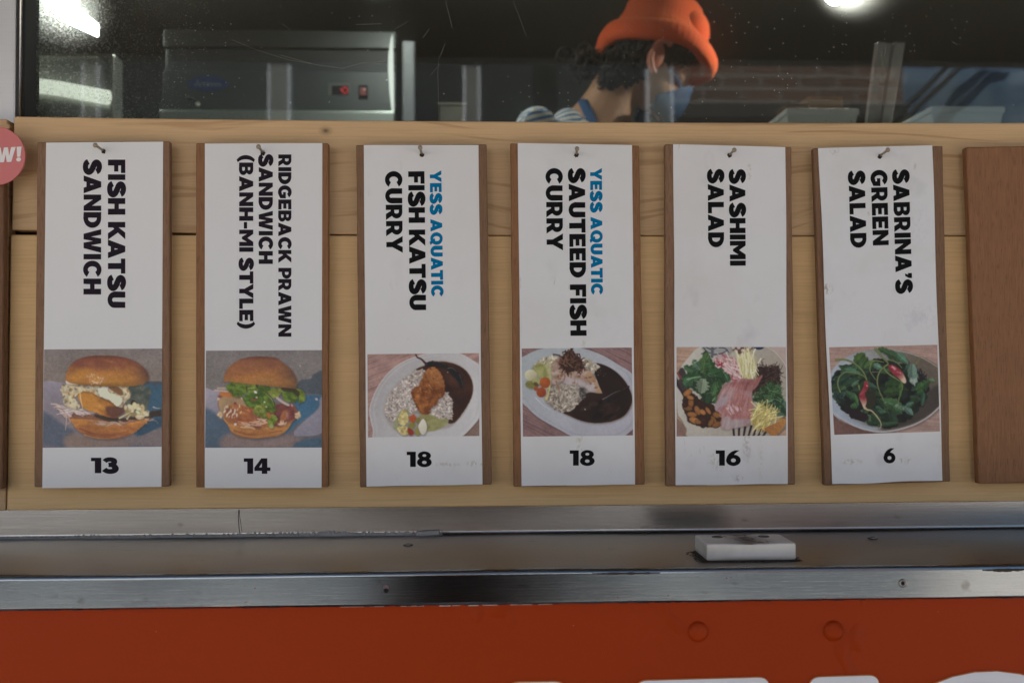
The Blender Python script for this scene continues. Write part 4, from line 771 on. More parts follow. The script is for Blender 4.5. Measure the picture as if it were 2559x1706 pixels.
# red body below the counter
a = N('red_paint'); c = (.365, .039, .0035, 1)
n1 = a.noise(3.0, None, 3); n2 = a.noise(260, None, 3); drip = a.noise(26, a.mapv((1, 1, .55), (3, 0, 1)), 2); dm = a.ramp(drip, [(0, 0), (.63, 0), (.72, 1), (1, 1)])
col = a.mix(n1, tuple(x*.86 for x in c[:3])+(1,), (.37, .041, .004, 1))
spk = a.noise(300, a.mapv((1, 1, 1), (9, 0, 0)), 1); col = a.mix(a.ramp(spk, [(0, 0), (.82, 0), (.86, 1), (1, 1)]), col, (.45, .40, .36, 1))
a.p(Base_Color=col, Roughness=.5, Specular_IOR_Level=.12); a.bump(a.math('ADD', a.math('MULTIPLY', n2, .45), a.math('MULTIPLY', dm, 4.0)), .5, .0016); RED = a.m
body = box('body_panel', (XL, Y_RED, .42), (XR, Y_RED+.03, Z_LIP+.02), RED, truck)
for px, py in ((1744, 1577), (2082.6, 1575)):
    c = at(px, py, Y_RED)
    bm = bm_lathe(bmesh.new(), [(.0080, -.0005), (.0076, .0010), (.0066, .0024), (.0050, .0034), (.0028, .0039), (0, .0040)], c, (0, -1, 0), 28)
    bmesh.ops.recalc_face_normals(bm, faces=bm.faces); bm_obj('rivet', bm, RED, body, True)
# big rounded white letters on the body, with their orange edge
WH = plain('white_letter_paint', (.74, .74, .76, 1), .45, var=.03, scale=12, bump=.05)
OR = plain('orange_letter_edge', (.62, .16, .02, 1), .5, var=.05)
def rounded(poly, r, n=6):
    out = []; P = [Vector(p) for p in poly]
    for i, p in enumerate(P):
        a_, b_ = P[i-1], P[(i+1) % len(P)]; d0 = (a_-p); d1 = (b_-p); q = min(r, d0.length*.45, d1.length*.45)
        s0 = p+d0.normalized()*q; s1 = p+d1.normalized()*q
        for k in range(n+1):
            t = k/n; out.append(s0*(1-t)**2+p*2*t*(1-t)+s1*t*t)
    return out
def body_letter(name, outer, hole=None):
    for grow, lift, mat, nm in ((.0007, .0008, OR, 'letter_edge'), (0, .0016, WH, name)):
        cx = sum(p[0] for p in outer)/len(outer); cz = sum(p[1] for p in outer)/len(outer); vs, fs, loops = [], [], []
        for loop, sgn in ((outer, 1), (hole, -1)):
            if not loop: continue
            L = [Vector((p[0], p[1], 0)) for p in loop]
            if grow:
                M = []
                for i, p in enumerate(L):
                    t = (L[(i+1) % len(L)]-L[i-1]).normalized(); nn = Vector((t.y, -t.x, 0))
                    if nn.dot(p-Vector((cx, cz, 0))) < 0: nn = -nn
                    M.append(p+nn*grow*sgn)
                L = M
            loops.append(L)
        fl = [q for l in loops for q in l]
        n = len(fl)
        vs = [(q.x, Y_RED-lift, q.y) for q in fl]
        o = mesh(nm, vs, [tuple(t) for t in geometry.tessellate_polygon(loops)], mat, body)
        bm = bmesh.new(); bm.from_mesh(o.data)
        for f in bm.faces:
            if f.normal.y > 0: f.normal_flip()
        bm.to_mesh(o.data); bm.free()
def zx(px, py): q = at(px, py, Y_RED); return q.x, q.z
RR = .0085
x0, z0 = zx(1588, 1699); x1, _ = zx(1921, 1694); zt = z0; hh = .20; bar = .062; xm = (x0+x1)/2
body_letter('letter_stroke', [tuple(p) for p in rounded([(x0, zt), (x1, zt+.0012), (x1, zt-bar), (xm+.036, zt-bar), (xm+.036, zt-hh), (xm-.036, zt-hh), (xm-.036, zt-bar), (x0, zt-bar)], RR)])
x0, z0 = zx(2020.6, 1690); x1, _ = zx(2194.8, 1688)
body_letter('letter_stroke', [tuple(p) for p in rounded([(x0, z0), (x1, z0+.0008), (x1, z0-hh), (x0, z0-hh)], RR)])
xa, za = zx(1269, 1703); xb, _ = zx(1412.5, 1702)
body_letter('letter_stroke', [tuple(p) for p in rounded([(xa, za), (xb, za), (xb+.062, za-hh), (xb-.005, za-hh), (xb-.014, za-hh+.035), (xa+.014, za-hh+.035), (xa+.005, za-hh), (xa-.062, za-hh)], RR)], [((xa+xb)/2-.016, za-.118), ((xa+xb)/2+.016, za-.118), ((xa+xb)/2, za-.055)])
xc, zc = zx(2470, 1675); ro = .107
body_letter('letter_stroke', [(xc+x, zc-ro+z) for x, z in arc(0, 0, ro*1.02, ro, 40, 320, 30)]+[(xc+x, zc-ro+z) for x, z in arc(0, 0, ro*.47, ro*.45, 318, 42, 24)])

# counter: upstand, shelf and rounded lip bent from one steel sheet
prof = [(UP_Y, Z_UP), (UP_Y, Z_SH+.0034), (UP_Y, Z_SH+.003)]+[(UP_Y-.003+.003*math.cos(R_(-t)), Z_SH+.003-.003*math.sin(R_(t))) for t in (30, 60, 90)]
rl = .0036
prof += [(UP_Y-.0034, Z_SH), (Y_FR+rl+.0004, Z_SH)]
prof += [(Y_FR+rl-rl*math.sin(R_(t)), Z_SH-rl+rl*math.cos(R_(t))) for t in (0, 15, 30, 45, 60, 75, 90)]
prof += [(Y_FR, Z_SH-rl-.0004), (Y_FR, Z_LIP+.0019), (Y_FR, Z_LIP+.0014), (Y_FR+.001, Z_LIP), (Y_FR+.012, Z_LIP), (Y_FR+.012, Z_SH-.006), (UP_Y+.004, Z_SH-.006), (UP_Y+.004, Z_UP)]
STEEL_SH = steel_mat('shelf_steel', (.27, .235, .195), .34, 1.5, 0, .45, var=.16); STEEL_LIP = steel_mat('lip_steel', (.26, .285, .305), .12, 1.6, 4, .40, var=.18); STEEL_UP = steel_mat('upstand_steel', (.40, .385, .365), .22, 1.6, 9, .55, var=.20)
xs = [XL]+[i*.05 for i in range(-16, 17)]+[XR]; vs, fs, mi = [], [], []
rnd = random.Random(3); np_ = len(prof)
for x in xs:
    w = .0005*math.sin(x*13+1)+.0003*math.sin(x*31)
    for k, (y, z) in enumerate(prof): vs.append((x, y+(w if 6 < k < 18 else 0), z+(w*.6 if 4 < k < 10 else 0)))
for i in range(len(xs)-1):
    for k in range(np_):
        k2 = (k+1) % np_; fs.append((i*np_+k, i*np_+k2, (i+1)*np_+k2, (i+1)*np_+k)); mi.append(2 if k < 3 else (0 if k < 7 else 1))
counter = mesh('serving_counter', vs, fs, [STEEL_SH, STEEL_LIP, STEEL_UP], truck)
bm = bmesh.new(); bm.from_mesh(counter.data); bmesh.ops.recalc_face_normals(bm, faces=bm.faces); bm.to_mesh(counter.data); bm.free()
counter.data.polygons.foreach_set('material_index', mi); counter.data.polygons.foreach_set('use_smooth', [True]*len(mi))
counter.data.set_sharp_from_angle(angle=R_(40))
DARK = plain('dark_rubber', (.018, .017, .017, 1), .6); BLACK = plain('black_hole', (.004, .004, .004, 1), .9, bump=0); SCREW = steel_mat('screw_steel', (.30, .28, .26), .35, 1, 2, .6); GRIME = plain('grime', (.035, .027, .021, 1), .85, var=.5, scale=300, bump=.8)
INK = plain('black_marker_ink', (.008, .008, .009, 1), .5, bump=0)
def disc(name, c, r, ax, mat, parent, h=.0006, hole=.0):
    bm = bm_lathe(bmesh.new(), [(r, -.0003), (r, h*.6), (r*.85, h), (r*.55, h), (r*.45, h*.3), (0, h*.3)] if hole else [(r, -.0003), (r, h*.7), (r*.8, h), (0, h)], c, ax, 20)
    bmesh.ops.recalc_face_normals(bm, faces=bm.faces); return bm_obj(name, bm, mat, parent, True)
for px, py, r in ((1020, 1361, .0033), (2181, 1344, .0034)):
    q = on_z(px, py, Z_SH); disc('screw', q, r, (0, 0, 1), SCREW, counter, .0012, 1); disc('screw_recess', q+Vector((0, 0, .0001)), r*1.25, (0, 0, 1), GRIME, counter, .0002)
q = at(965, 1474, Y_FR); disc('screw_hole', q, .0018, (0, -1, 0), BLACK, counter, .0006); disc('hole_scuff', q+Vector((0, 0, .0021)), .0019, (0, -1, 0), plain('pink_scuff', (.16, .10, .10, 1), .6), counter, .0005)
q = at(2255, 1456, Y_FR); disc('hollow_rivet', q, .0033, (0, -1, 0), SCREW, counter, .0016, 1); disc('rivet_bore', q+Vector((.0001, -.0008, 0)), .0013, (0, -1, 0), BLACK, counter, .0003)
RSC = plain('red_paint_fleck', (.22, .02, .015, 1), .5, bump=0)
for px, py, w, h in ((2249, 1441, 13, 2.2), (2264, 1445, 4, 2), (2238, 1456, 2, 5), (2252, 1473.5, 7, 2), (2262, 1469, 4, 1.6), (603, 1503.5, 34, 1.5), (609, 1462, 6, 2), (637, 1469, 3, 2), (1670, 1487, 4, 2), (1545, 1492, 4, 1.5), (1816, 1443, 4, 1.5), (2065, 1491, 4, 4), (1827, 1442, 5, 1), (960, 1461, 3, 2)):
    q = at(px, py, Y_FR); k = .00028; bm_obj('paint_fleck', bm_box(bmesh.new(), (q.x-w*k/2, Y_FR-.00025, q.z-h*k/2), (q.x+w*k/2, Y_FR+.0005, q.z+h*k/2)), RSC, counter)
# dark scuffs along the lip's upper edge, marker stroke on the upstand
for (xa, xb, yy, w) in ((1480, 1650, 1432, 3.4), (2455, 2575, 1423, 5)):
    bm = bmesh.new(); P = [at(xa+(xb-xa)*t, yy+(-2*t), Y_FR-.0003) for t in np.linspace(0, 1, 14)]
    for i, (p, q) in enumerate(zip(P, P[1:])):
        h = .00035*w*(.3+.7*math.sin(math.pi*(i+.5)/13))*(.7+.5*rnd.random()); bm_box(bm, (p.x, Y_FR-.0003, p.z-h), (q.x, Y_FR+.0004, p.z+h*.4))
    bm_obj('scuff_mark', bm, GRIME, counter)
bm = bmesh.new()
for L, w in ((((597, 1275), (595.5, 1290), (597, 1315), (600, 1336)), .0006), (((597, 1281), (601, 1300), (604, 1326)), .0004), (((597, 1274), (597.5, 1283)), .0011)):
    bm_tube(bm, [at(x, y, UP_Y-.0002) for x, y in L], w/2, 6)
bm_obj('marker_stroke', bm, INK, counter)
# cracked sealant along the back corner
a = N('grey_sealant'); f = a.noise(160, a.mapv((1, 1, 1)), 4); a.p(Base_Color=a.mix(f, (.24, .23, .215, 1), (.44, .425, .40, 1)), Roughness=.5); a.bump(f, .5, .001); SEAL = a.m
bm = bmesh.new(); rows = []
xa, xb = at(-60, 1340, UP_Y).x, at(1106, 1337, UP_Y).x; nseg = 300
for i in range(nseg+1):
    x = xa+(xb-xa)*i/nseg; j = math.sin(x*37)*.3+math.sin(x*91+1)*.25+rnd.random()*.35
    fade = min(1, (x-xa)/.10+.35); h = (.0024+.0026*(rnd.random()-.3)*(1 if rnd.random() < .5 else .2)+.0016*j)*fade*(1 if x > -.25 else .75); d = .0016+.0005*rnd.random()
    ring = [(0, h), (-.0005-.0003*rnd.random(), h*.96), (-d, h*.5), (-d*1.3, .0008), (-d*1.2-.001, .0)]
    rows.append([bm.verts.new((x, UP_Y+y, Z_SH+z)) for y, z in ring])
for A, B in zip(rows, rows[1:]):
    for k in range(4): bm.faces.new((A[k], A[k+1], B[k+1], B[k]))
bmesh.ops.recalc_face_normals(bm, faces=bm.faces)
bm_obj('sealant_bead', bm, SEAL, counter)
q0 = at(1090, 1333, UP_Y); bm = bmesh.new()
bm_box(bm, (q0.x-.018, UP_Y-.0042, Z_SH+.0002), (q0.x+.003, UP_Y-.001, Z_SH+.0042), .0006); bmesh.ops.rotate(bm, verts=bm.verts, cent=q0, matrix=Matrix.Rotation(R_(-3), 3, 'Y'))
bm_obj('sealant_flake', bm, SEAL, counter)
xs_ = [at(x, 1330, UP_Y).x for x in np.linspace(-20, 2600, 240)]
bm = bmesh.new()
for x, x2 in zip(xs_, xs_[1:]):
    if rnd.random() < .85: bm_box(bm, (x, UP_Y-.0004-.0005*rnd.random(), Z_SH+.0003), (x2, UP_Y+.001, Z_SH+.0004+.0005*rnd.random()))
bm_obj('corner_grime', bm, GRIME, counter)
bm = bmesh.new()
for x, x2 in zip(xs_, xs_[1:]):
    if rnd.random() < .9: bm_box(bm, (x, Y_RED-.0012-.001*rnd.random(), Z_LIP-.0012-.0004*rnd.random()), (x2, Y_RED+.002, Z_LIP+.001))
bm_obj('lip_dark_line', bm, plain('lip_line_dark_red', (.03, .008, .012, 1), .7), counter)  # dark red line along the bottom of the lip

CHIP = plain('bare_paint_chip', (.62, .58, .52, 1), .7, bump=0)
for xa, xb, w in ((850, 960, .00012), (1000, 1060, .00016), (1098, 1126, .0004), (1130, 1150, .0002), (1170, 1196, .0004), (1206, 1244, .00025), (1275, 1330, .0002), (1345, 1380, .00015)):
    p_, q_ = at(xa, 1513, Y_RED), at(xb, 1512, Y_RED); zc = Z_LIP-.0019
    bm_obj('paint_chip', bm_box(bmesh.new(), (p_.x, Y_RED-.0005, zc-w), (q_.x, Y_RED+.0005, zc+w*.6)), CHIP, body)

# window surround, glass, walls, roof, hatch
ALU = steel_mat('frame_aluminium', (.62, .62, .63), .42, .6, 3, .10, .35)
ZG0 = at(1280, 309, 0).z-.02; GY = .046
xj = at(39, 150, .0195).x; box('window_jamb', (XL, .0195, ZG0-.03), (xj, .06, 2.44), ALU, truck, .002)
xg0 = at(59, 150, .0195).x
box('window_gasket', (xj+.0002, .0195, ZG0-.03), (xg0, .055, 2.44), DARK, truck, .003)
bm = bm_tube(bmesh.new(), [(xg0-.0022, .0188, ZG0-.03), (xg0-.0022, .0188, 2.44)], .0013, 8); bm_obj('bead_strip', bm, steel_mat('polished_bead', (.7, .7, .68), .18), truck, True)
box('inner_sill', (XL, .0192, Z_UP-.05), (XR, .045, ZG0-.0305), plain('dark_backing', (.035, .022, .014, 1), .8), truck)

a = N('window_glass'); gn = a.t.nodes; fr = a.n('Fresnel', IOR=1.5).outputs[0]
rip = a.noise(30, a.mapv((1, 1, 1)), 2)
gl = a.n('BsdfGlossy'); gl.inputs['Roughness'].default_value = .02; gl.inputs['Color'].default_value = (1, 1, 1, 1)
tr = a.n('BsdfTransparent'); tr.inputs['Color'].default_value = (.90, .93, .91, 1)
m1 = a.n('MixShader'); a.set(m1.inputs[0], a.math('MULTIPLY', fr, 1.0)); a.set(m1.inputs[1], tr.outputs[0]); a.set(m1.inputs[2], gl.outputs[0])
def specks(scale, r, dens, seed):
    v = a.t.nodes.new('ShaderNodeTexVoronoi'); a.set(v.inputs['Vector'], a.mapv((1, .02, 1), (seed, 0, seed*.7))); v.inputs['Scale'].default_value = scale
    on = a.math('GREATER_THAN', a.n('SeparateColor').outputs[0], 0)  # placeholder socket
    sc = a.n('SeparateColor'); a.set(sc.inputs[0], v.outputs['Color']); keep = a.math('LESS_THAN', sc.outputs[0], dens); rr = a.math('MULTIPLY', sc.outputs[1], r)
    return a.math('MULTIPLY', a.math('LESS_THAN', v.outputs['Distance'], rr), keep)
sp = a.t.nodes.new('ShaderNodeSeparateXYZ'); a.set(sp.inputs[0], a.co); gx = sp.outputs[0]
leftness = a.n('MapRange', clamp=True); a.set(leftness.inputs[0], gx); leftness.inputs[1].default_value = -.12; leftness.inputs[2].default_value = -.44
mott = a.ramp(a.noise(420, a.mapv((1, .02, 1)), 4, .7), [(0, 0), (.5, 0), (.66, 1), (1, 1)])
haze1 = a.math('MULTIPLY', a.math('MULTIPLY', mott, leftness.outputs[0]), .12)
cl = a.ramp(a.noise(5, a.mapv((1, .02, 1.4)), 3), [(0, 0), (.42, 0), (.62, 1), (1, 1)])
d1 = a.math('MULTIPLY', specks(240, .22, .25, 1.3), a.math('MULTIPLY_ADD', cl, .40, .06)); d2 = a.math('MULTIPLY', specks(110, .12, .10, 4.1), .6); d3 = a.math('MULTIPLY', specks(900, .34, .5, 7.7), a.math('MULTIPLY_ADD', leftness.outputs[0], .16, .02))
top_ = a.n('MapRange', clamp=True); a.set(top_.inputs[0], sp.outputs[2]); top_.inputs[1].default_value = 1.755; top_.inputs[2].default_value = 1.845
cl2 = a.ramp(a.noise(3.2, a.mapv((1, .02, 1.6), (4, 0, 2)), 3), [(0, .25), (.35, .35), (.65, 1), (1, 1)])
drop = a.ramp(a.noise(560, a.mapv((1, .02, 1)), 2, .6), [(0, .25), (.46, .35), (.56, 1), (1, 1)])
film_haze = a.math('MULTIPLY', a.math('ADD', a.math('MULTIPLY', a.math('MULTIPLY', top_.outputs[0], cl2), .085), a.math('MULTIPLY', leftness.outputs[0], .060)), drop)  # dirty film, thickened at top and left to paint in lamp haze
dirt = a.math('ADD', a.math('ADD', a.math('ADD', haze1, film_haze), d3), a.math('MAXIMUM', d1, d2), clamp=True)
dirt = a.math('MULTIPLY', a.math('ADD', dirt, .014, clamp=True), a.math('SUBTRACT', 1.0, a.n('NewGeometry').outputs['Backfacing']))
film = a.math('ADD', a.math('MULTIPLY', leftness.outputs[0], a.math('MULTIPLY_ADD', mott, .30, .10)), a.math('MULTIPLY_ADD', cl, .035, .012))
fl = a.n('MapRange', clamp=True); a.set(fl.inputs[0], gx); fl.inputs[1].default_value = -.30; fl.inputs[2].default_value = -.40
film = a.math('ADD', film, a.math('MULTIPLY', fl.outputs[0], a.math('MULTIPLY_ADD', mott, .14, .10)))
for (hx, hy), rad_, amt in (((2090, 5), .050, .10), ((945, -5), .055, .22)):  # film thickened round the lamps to shape their halos
    hp = at(hx, hy, GY); dd = a.t.nodes.new('ShaderNodeVectorMath'); dd.operation = 'DISTANCE'; a.set(dd.inputs[0], a.mapv((1, 0, 1))); dd.inputs[1].default_value = (hp.x, 0, hp.z)
    film = a.math('ADD', film, a.math('MULTIPLY', a.math('MULTIPLY', a.ramp(a.math('MULTIPLY', dd.outputs['Value'], 1/rad_), [(0, 1), (.3, .6), (1, 0)]), a.math('MULTIPLY_ADD', mott, .6, .4)), amt))
film = a.math('MULTIPLY', a.math('MINIMUM', film, .85), a.math('SUBTRACT', 1.0, a.n('NewGeometry').outputs['Backfacing']))
rf = a.n('BsdfRefraction'); rf.inputs['IOR'].default_value = 1.07; rf.inputs['Roughness'].default_value = .62; rf.inputs['Color'].default_value = (.95, .97, .93, 1)
m0 = a.n('MixShader'); a.set(m0.inputs[0], film); a.set(m0.inputs[1], m1.outputs[0]); a.set(m0.inputs[2], rf.outputs[0]); m1 = m0
df = a.n('BsdfDiffuse'); df.inputs['Color'].default_value = (.60, .57, .44, 1); tl = a.n('BsdfTranslucent'); tl.inputs['Color'].default_value = (.75, .77, .70, 1)
m2 = a.n('MixShader'); m2.inputs[0].default_value = .6; a.set(m2.inputs[1], df.outputs[0]); a.set(m2.inputs[2], tl.outputs[0])
m3 = a.n('MixShader'); a.set(m3.inputs[0], dirt); a.set(m3.inputs[1], m1.outputs[0]); a.set(m3.inputs[2], m2.outputs[0])
a.t.links.new(m3.outputs[0], a.out.inputs[0]); GLASS = a.m
pane = box('window_pane', (xg0-.006, GY, Z_UP-.04), (2.3, GY+.006, 2.40), GLASS, truck)
SCR = plain('glass_scratch', (.30, .30, .25, 1), .5, bump=0)
for L, w in ((((580, 100), (640, 125), (720, 150), (790, 162), (860, 172)), .00035), (((890, 62), (953, 60)), .0005), (((1057, 95), (1073, 73)), .0004), (((1282, 2), (1300, 50), (1316, 92)), .0003), (((985, 75), (1020, 55)), .0003), (((860, 170), (905, 158), (991, 151)), .0003), (((1075, 190), (1100, 160)), .00025), (((1130, 70), (1113, 0)), .0003), (((110, 105), (140, 140)), .0004), (((705, 60), (725, 75)), .0004), (((1112, 110), (1096, 150), (1094, 180), (1097, 300)), .0003), (((700, 138), (780, 160)), .0004), (((2380, 105), (2392, 113)), .0005), (((1560, 60), (1585, 85)), .00025)):
    bm_obj('scratch_mark', bm_tube(bmesh.new(), [at(x, y, GY-.0002) for x, y in L], w/3.2, 5), SCR, pane)
DST = steel_mat('kitchen_steel', (.07, .07, .066), .75, 1, 6, .3, .2); CEIL = plain('ceiling_panel', (.10, .095, .085, 1), .95, var=.15, scale=3, Specular_IOR_Level=.05); FLO = plain('kitchen_floor', (.10, .09, .08, 1), .6)
YB = 2.34; ZC_, ZF = 2.50, .50
box('floor_pan', (XL, Y_RED+.031, .42), (XR, YB, ZF), FLO, truck)
box('roof', (XL, .0, ZC_), (XR, YB+.05, ZC_+.08), CEIL, truck)
box('rear_wall', (XL, YB, .42), (XR, YB+.05, ZC_-.001), DST, truck)
for x0, x1 in ((XL, XL+.05), (XR-.05, XR)): box('end_wall', (x0, .061, ZF+.001), (x1, YB-.001, ZC_-.001), DST, truck)
box('upper_wall', (xj+.001, .0, 2.401), (XR, .06, ZC_-.001), RED, truck)
HY = -.72; zh = at(1280, 158, -HY+2*GY).z
HM = plain('hatch_underside', (.50, .47, .40, 1), .55, var=.15, scale=4)
vs = [(XL, -.003, 2.49), (XR, -.003, 2.49), (XR, HY, zh), (XL, HY, zh)]; vs += [(x, y, z+.04) for x, y, z in vs]
mesh('serving_hatch', vs, [(0, 1, 2, 3), (7, 6, 5, 4), (0, 4, 5, 1), (1, 5, 6, 2), (2, 6, 7, 3), (3, 7, 4, 0)], HM, truck)
for x in (-2.9, 2.9):
    bm = bm_tube(bmesh.new(), [(x, -.005, 1.7), (x, HY+.3, zh+.08)], .012, 10); bm_obj('hatch_strut', bm, ALU, truck, True)
for x in (-2.1, 2.1):
    bm = bm_lathe(bmesh.new(), [(0, -.10), (.16, -.11), (.20, -.09), (.34, -.10), (.38, -.07), (.38, .07), (.34, .10), (0, .10)], (x, .30, .385), (0, 1, 0), 32); bmesh.ops.recalc_face_normals(bm, faces=bm.faces); bm_obj('wheel', bm, DARK, truck, True)

# ------------------------------------------------------------------ pine panels
KNOT = []
kp = at(814, 327, 0)
def panel(label, name_mats, outlines, loc):
    r = root('wooden_panel', loc, label, 'panel', 'pine panels below the window'); out = []
    for nm, m, ol in zip(('plank', 'plank'), name_mats, outlines):
        out.append(slab('plank', [at(x, y, 0) for x, y in ol], .018, m, r, bev=.0012))
    return r
KNOT = [(kp.x, kp.z-(kp.z), .0028)]
R0 = panel('wide pale pine panel of two planks carrying the row of menu boards', (None, None), ([], []), (0, 0, 0)) if False else None
rp = root('wooden_panel', at(1280, 900, 0), 'wide pale pine panel of two planks carrying the row of menu boards', 'panel', 'pine panels below the window')
KNOT = [(kp.x-rp.location.x, kp.z-rp.location.z, .0030)]
P_UP = pine_mat('pine_grained', 3.0, True, (158, 131, 97)); P_LO = pine_mat('pine_fine', 11.0, False, (171, 141, 99))
up_o = [(34.4, 291), (450, 297), (850, 301), (1300, 304), (1750, 306.5), (2200, 307), (2560, 307), (2900, 306.5), (2900, 588), (2560, 588), (2200, 588), (1640, 588), (1260, 587.3), (880, 585.3), (460, 581.3), (28.7, 574.5)]
lo_o = [(25.5, 586.5), (460, 587.2), (880, 588.6), (1260, 589.6), (1640, 590), (2200, 590.2), (2560, 590.2), (2900, 590.2), (2900, 1249), (2559, 1252), (1750, 1261), (850, 1268.6), (16.5, 1275)]
slab('plank', [at(x, y, 0) for x, y in up_o], .018, P_UP, rp, bev=.0010)
slab('plank', [at(x, y, 0) for x, y in lo_o], .018, P_LO, rp, bev=.0010)
rp2 = root('wooden_panel', at(-200, 900, 0), 'narrow end of a second pine panel at the left edge', 'panel', 'pine panels below the window')
KNOT = []
P_L2 = pine_mat('pine_side', 21.0, True, (150, 122, 90))
slab('plank', [at(x, y, 0) for x, y in [(-700, 290), (17, 298), (18, 310), (23, 312), (23, 322), (17.5, 324), (15, 800), (13.5, 1275.3), (-700, 1282)]], .018, P_L2, rp2, bev=.0008)

# ------------------------------------------------------------------ menu boards
BY = -.016
PLY = [ply_mat('plywood_a', 1.0, (98, 74, 56)), ply_mat('plywood_b', 4.0, (101, 71, 47)), ply_mat('plywood_c', 7.0, (92, 69, 51))]
PLYD = ply_mat('plywood_dark', 13.0, (82, 58, 40)); PLY7 = ply_mat('plywood_plain', 17.0, (103, 72, 49))
INKP = plain('purple_black_ink', (.016, .011, .018, 1), .7, Specular_IOR_Level=.15, var=.1, bump=0); INKK = plain('black_ink', (.006, .006, .007, 1), .7, Specular_IOR_Level=.12, var=.1, bump=0); INKB = plain('blue_ink', (.0, .175, .37, 1), .75, Specular_IOR_Level=.05, var=.06, bump=0)
pm = N('food_print'); ca = pm.t.nodes.new('ShaderNodeVertexColor'); ca.layer_name = 'print'; pm.p(Base_Color=ca.outputs[0], Roughness=.5, Specular_IOR_Level=.3); PRM = pm.m
NAILM = plain('nail_metal', (.34, .27, .19, 1), .45, .25, var=.1)
def crop(ox, oy, q): return [(ox+x/5.809, oy+y/5.809) for x, y in q]
BOARDS = [
 dict(what='fish katsu sandwich', desc='fish katsu sandwich menu board with a creamy slaw burger photo, priced 13', b=[(93, 355), (424, 353), (423, 1215), (85, 1216.6)], p=[(115.2, 356.6), (407.5, 354.3), (403.3, 1215.8), (105.6, 1218.9)], ply=0, curl=0, ink=0,
      t=[('FISH KATSU', 0, (269, 313.8, 398.3), (269, 313.8, 770)), ('SANDWICH', 0, (208.4, 253.7, 398), (207.8, 253.3, 736.4))], n=('13', (226.5, 296.2, 1142.5, 1182.3)), f=crop(90, 860, [(118, 75), (1832, 62), (1822, 1485), (98, 1500)]), nail=((259, 377), (238, 363))),
 dict(what='ridgeback prawn sandwich', desc='ridgeback prawn sandwich menu board with a coriander burger photo, priced 14', b=[(489.8, 357.8), (821, 358.3), (820, 1216.5), (489.8, 1217)], p=[(512, 359), (805.5, 358), (803.6, 1218.1), (511.6, 1218.9)], ply=1, curl=0, ink=0,
      t=[('RIDGEBACK PRAWN', 0, (695, 728.6, 385.7), (695, 728.6, 841.6)), ('SANDWICH', 0, (646, 682.3, 385), (646, 682.3, 660.2)), ('(BANH-MI STYLE)', 0, (597, 633.3, 387.2), (597.2, 633.8, 821.7))], n=('14', (608.4, 676.5, 1143.9, 1183.7)), f=crop(490, 860, [(143, 93), (1830, 85), (1825, 1497), (130, 1500)]), nail=((657, 381), (646, 367))),
 dict(what='fish katsu curry', desc='fish katsu curry menu board with a breaded cutlet and rice photo, priced 18', b=[(889.4, 362.8), (1216, 361), (1229, 1209.6), (899.4, 1217)], p=[(908.9, 362.8), (1195.9, 362.8), (1205.5, 1210), (915.8, 1215)], ply=2, curl=.4, ink=1,
      t=[('YESS AQUATIC', 2, (1073.5, 1103.3, 425.9), (1077.5, 1108.5, 742.5)), ('FISH KATSU', 1, (1019.3, 1061.3, 427.8), (1023.4, 1065.6, 775.8)), ('CURRY', 1, (962, 1005, 427.4), (965, 1007.3, 632.7))], n=('18', (1015.7, 1079.6, 1127.4, 1166.5)), f=crop(900, 860, [(105, 145), (1725, 128), (1730, 1328), (115, 1350)]), nail=((1054, 385), (1050, 369))),
 dict(what='sauteed fish curry', desc='sauteed fish curry menu board with a pale fillet and fried onion photo, priced 18', b=[(1275.5, 358.6), (1597.3, 364.3), (1611.5, 1210), (1283.9, 1215.8)], p=[(1293.9, 357.8), (1579.7, 362.8), (1587, 1210), (1303, 1213.9)], ply=1, curl=.4, ink=1,
      t=[('YESS AQUATIC', 2, (1474.2, 1504.5, 420.2), (1477, 1507, 737.5)), ('SAUTEED FISH', 1, (1420, 1462.3, 420), (1425, 1466.6, 839.7)), ('CURRY', 1, (1363.3, 1406, 419.8), (1365.7, 1407.7, 626.5))], n=('18', (1423, 1486.7, 1124, 1163.4)), f=crop(1280, 850, [(138, 120), (1735, 105), (1753, 1378), (157, 1397)]), nail=((1440.5, 386), (1442, 372))),
 dict(what='sashimi salad', desc='sashimi salad menu board with a pink fish and almonds photo, priced 16', b=[(1662, 360), (1978, 368), (1987, 1210), (1664.7, 1214.3)], p=[(1682.7, 360.5), (1962.8, 368), (1969, 1208.6), (1688, 1212.4)], ply=0, curl=.8, ink=1,
      t=[('SASHIMI', 1, (1822, 1863, 422.5), (1823.8, 1864.3, 664.8)), ('SALAD', 1, (1767.8, 1809.2, 422), (1769.3, 1810, 618.9))], n=('16', (1788, 1851.9, 1124, 1163.4)), f=crop(1660, 850, [(178, 98), (1765, 98), (1772, 1383), (180, 1393)]), nail=((1823, 387), (1835, 375))),
 dict(what='green salad', desc='tilted green salad menu board with a leaves and radish photo, priced 6', b=[(2033, 370.4), (2356.2, 364.7), (2375.4, 1202.4), (2060.5, 1212)], p=[(2045.5, 370.4), (2329.4, 363.5), (2356.2, 1199.4), (2080, 1209.7)], ply=2, curl=1.4, ink=1,
      t=[("SABRINA'S", 1, (2230, 2271.8, 423.6), (2238.8, 2281, 733.7)), ('GREEN', 1, (2175, 2217.3, 424.8), (2181, 2221.8, 614.3)), ('SALAD', 1, (2119.5, 2161.3, 426.7), (2125, 2166.6, 620.4))], n=('6', (2207.3, 2238.3, 1118.6, 1157)), f=crop(2040, 850, [(185, 102), (1755, 65), (1795, 1322), (262, 1370)]), nail=((2198.5, 390), (2219, 375))),
]
INKS = (INKP, INKK, INKB)
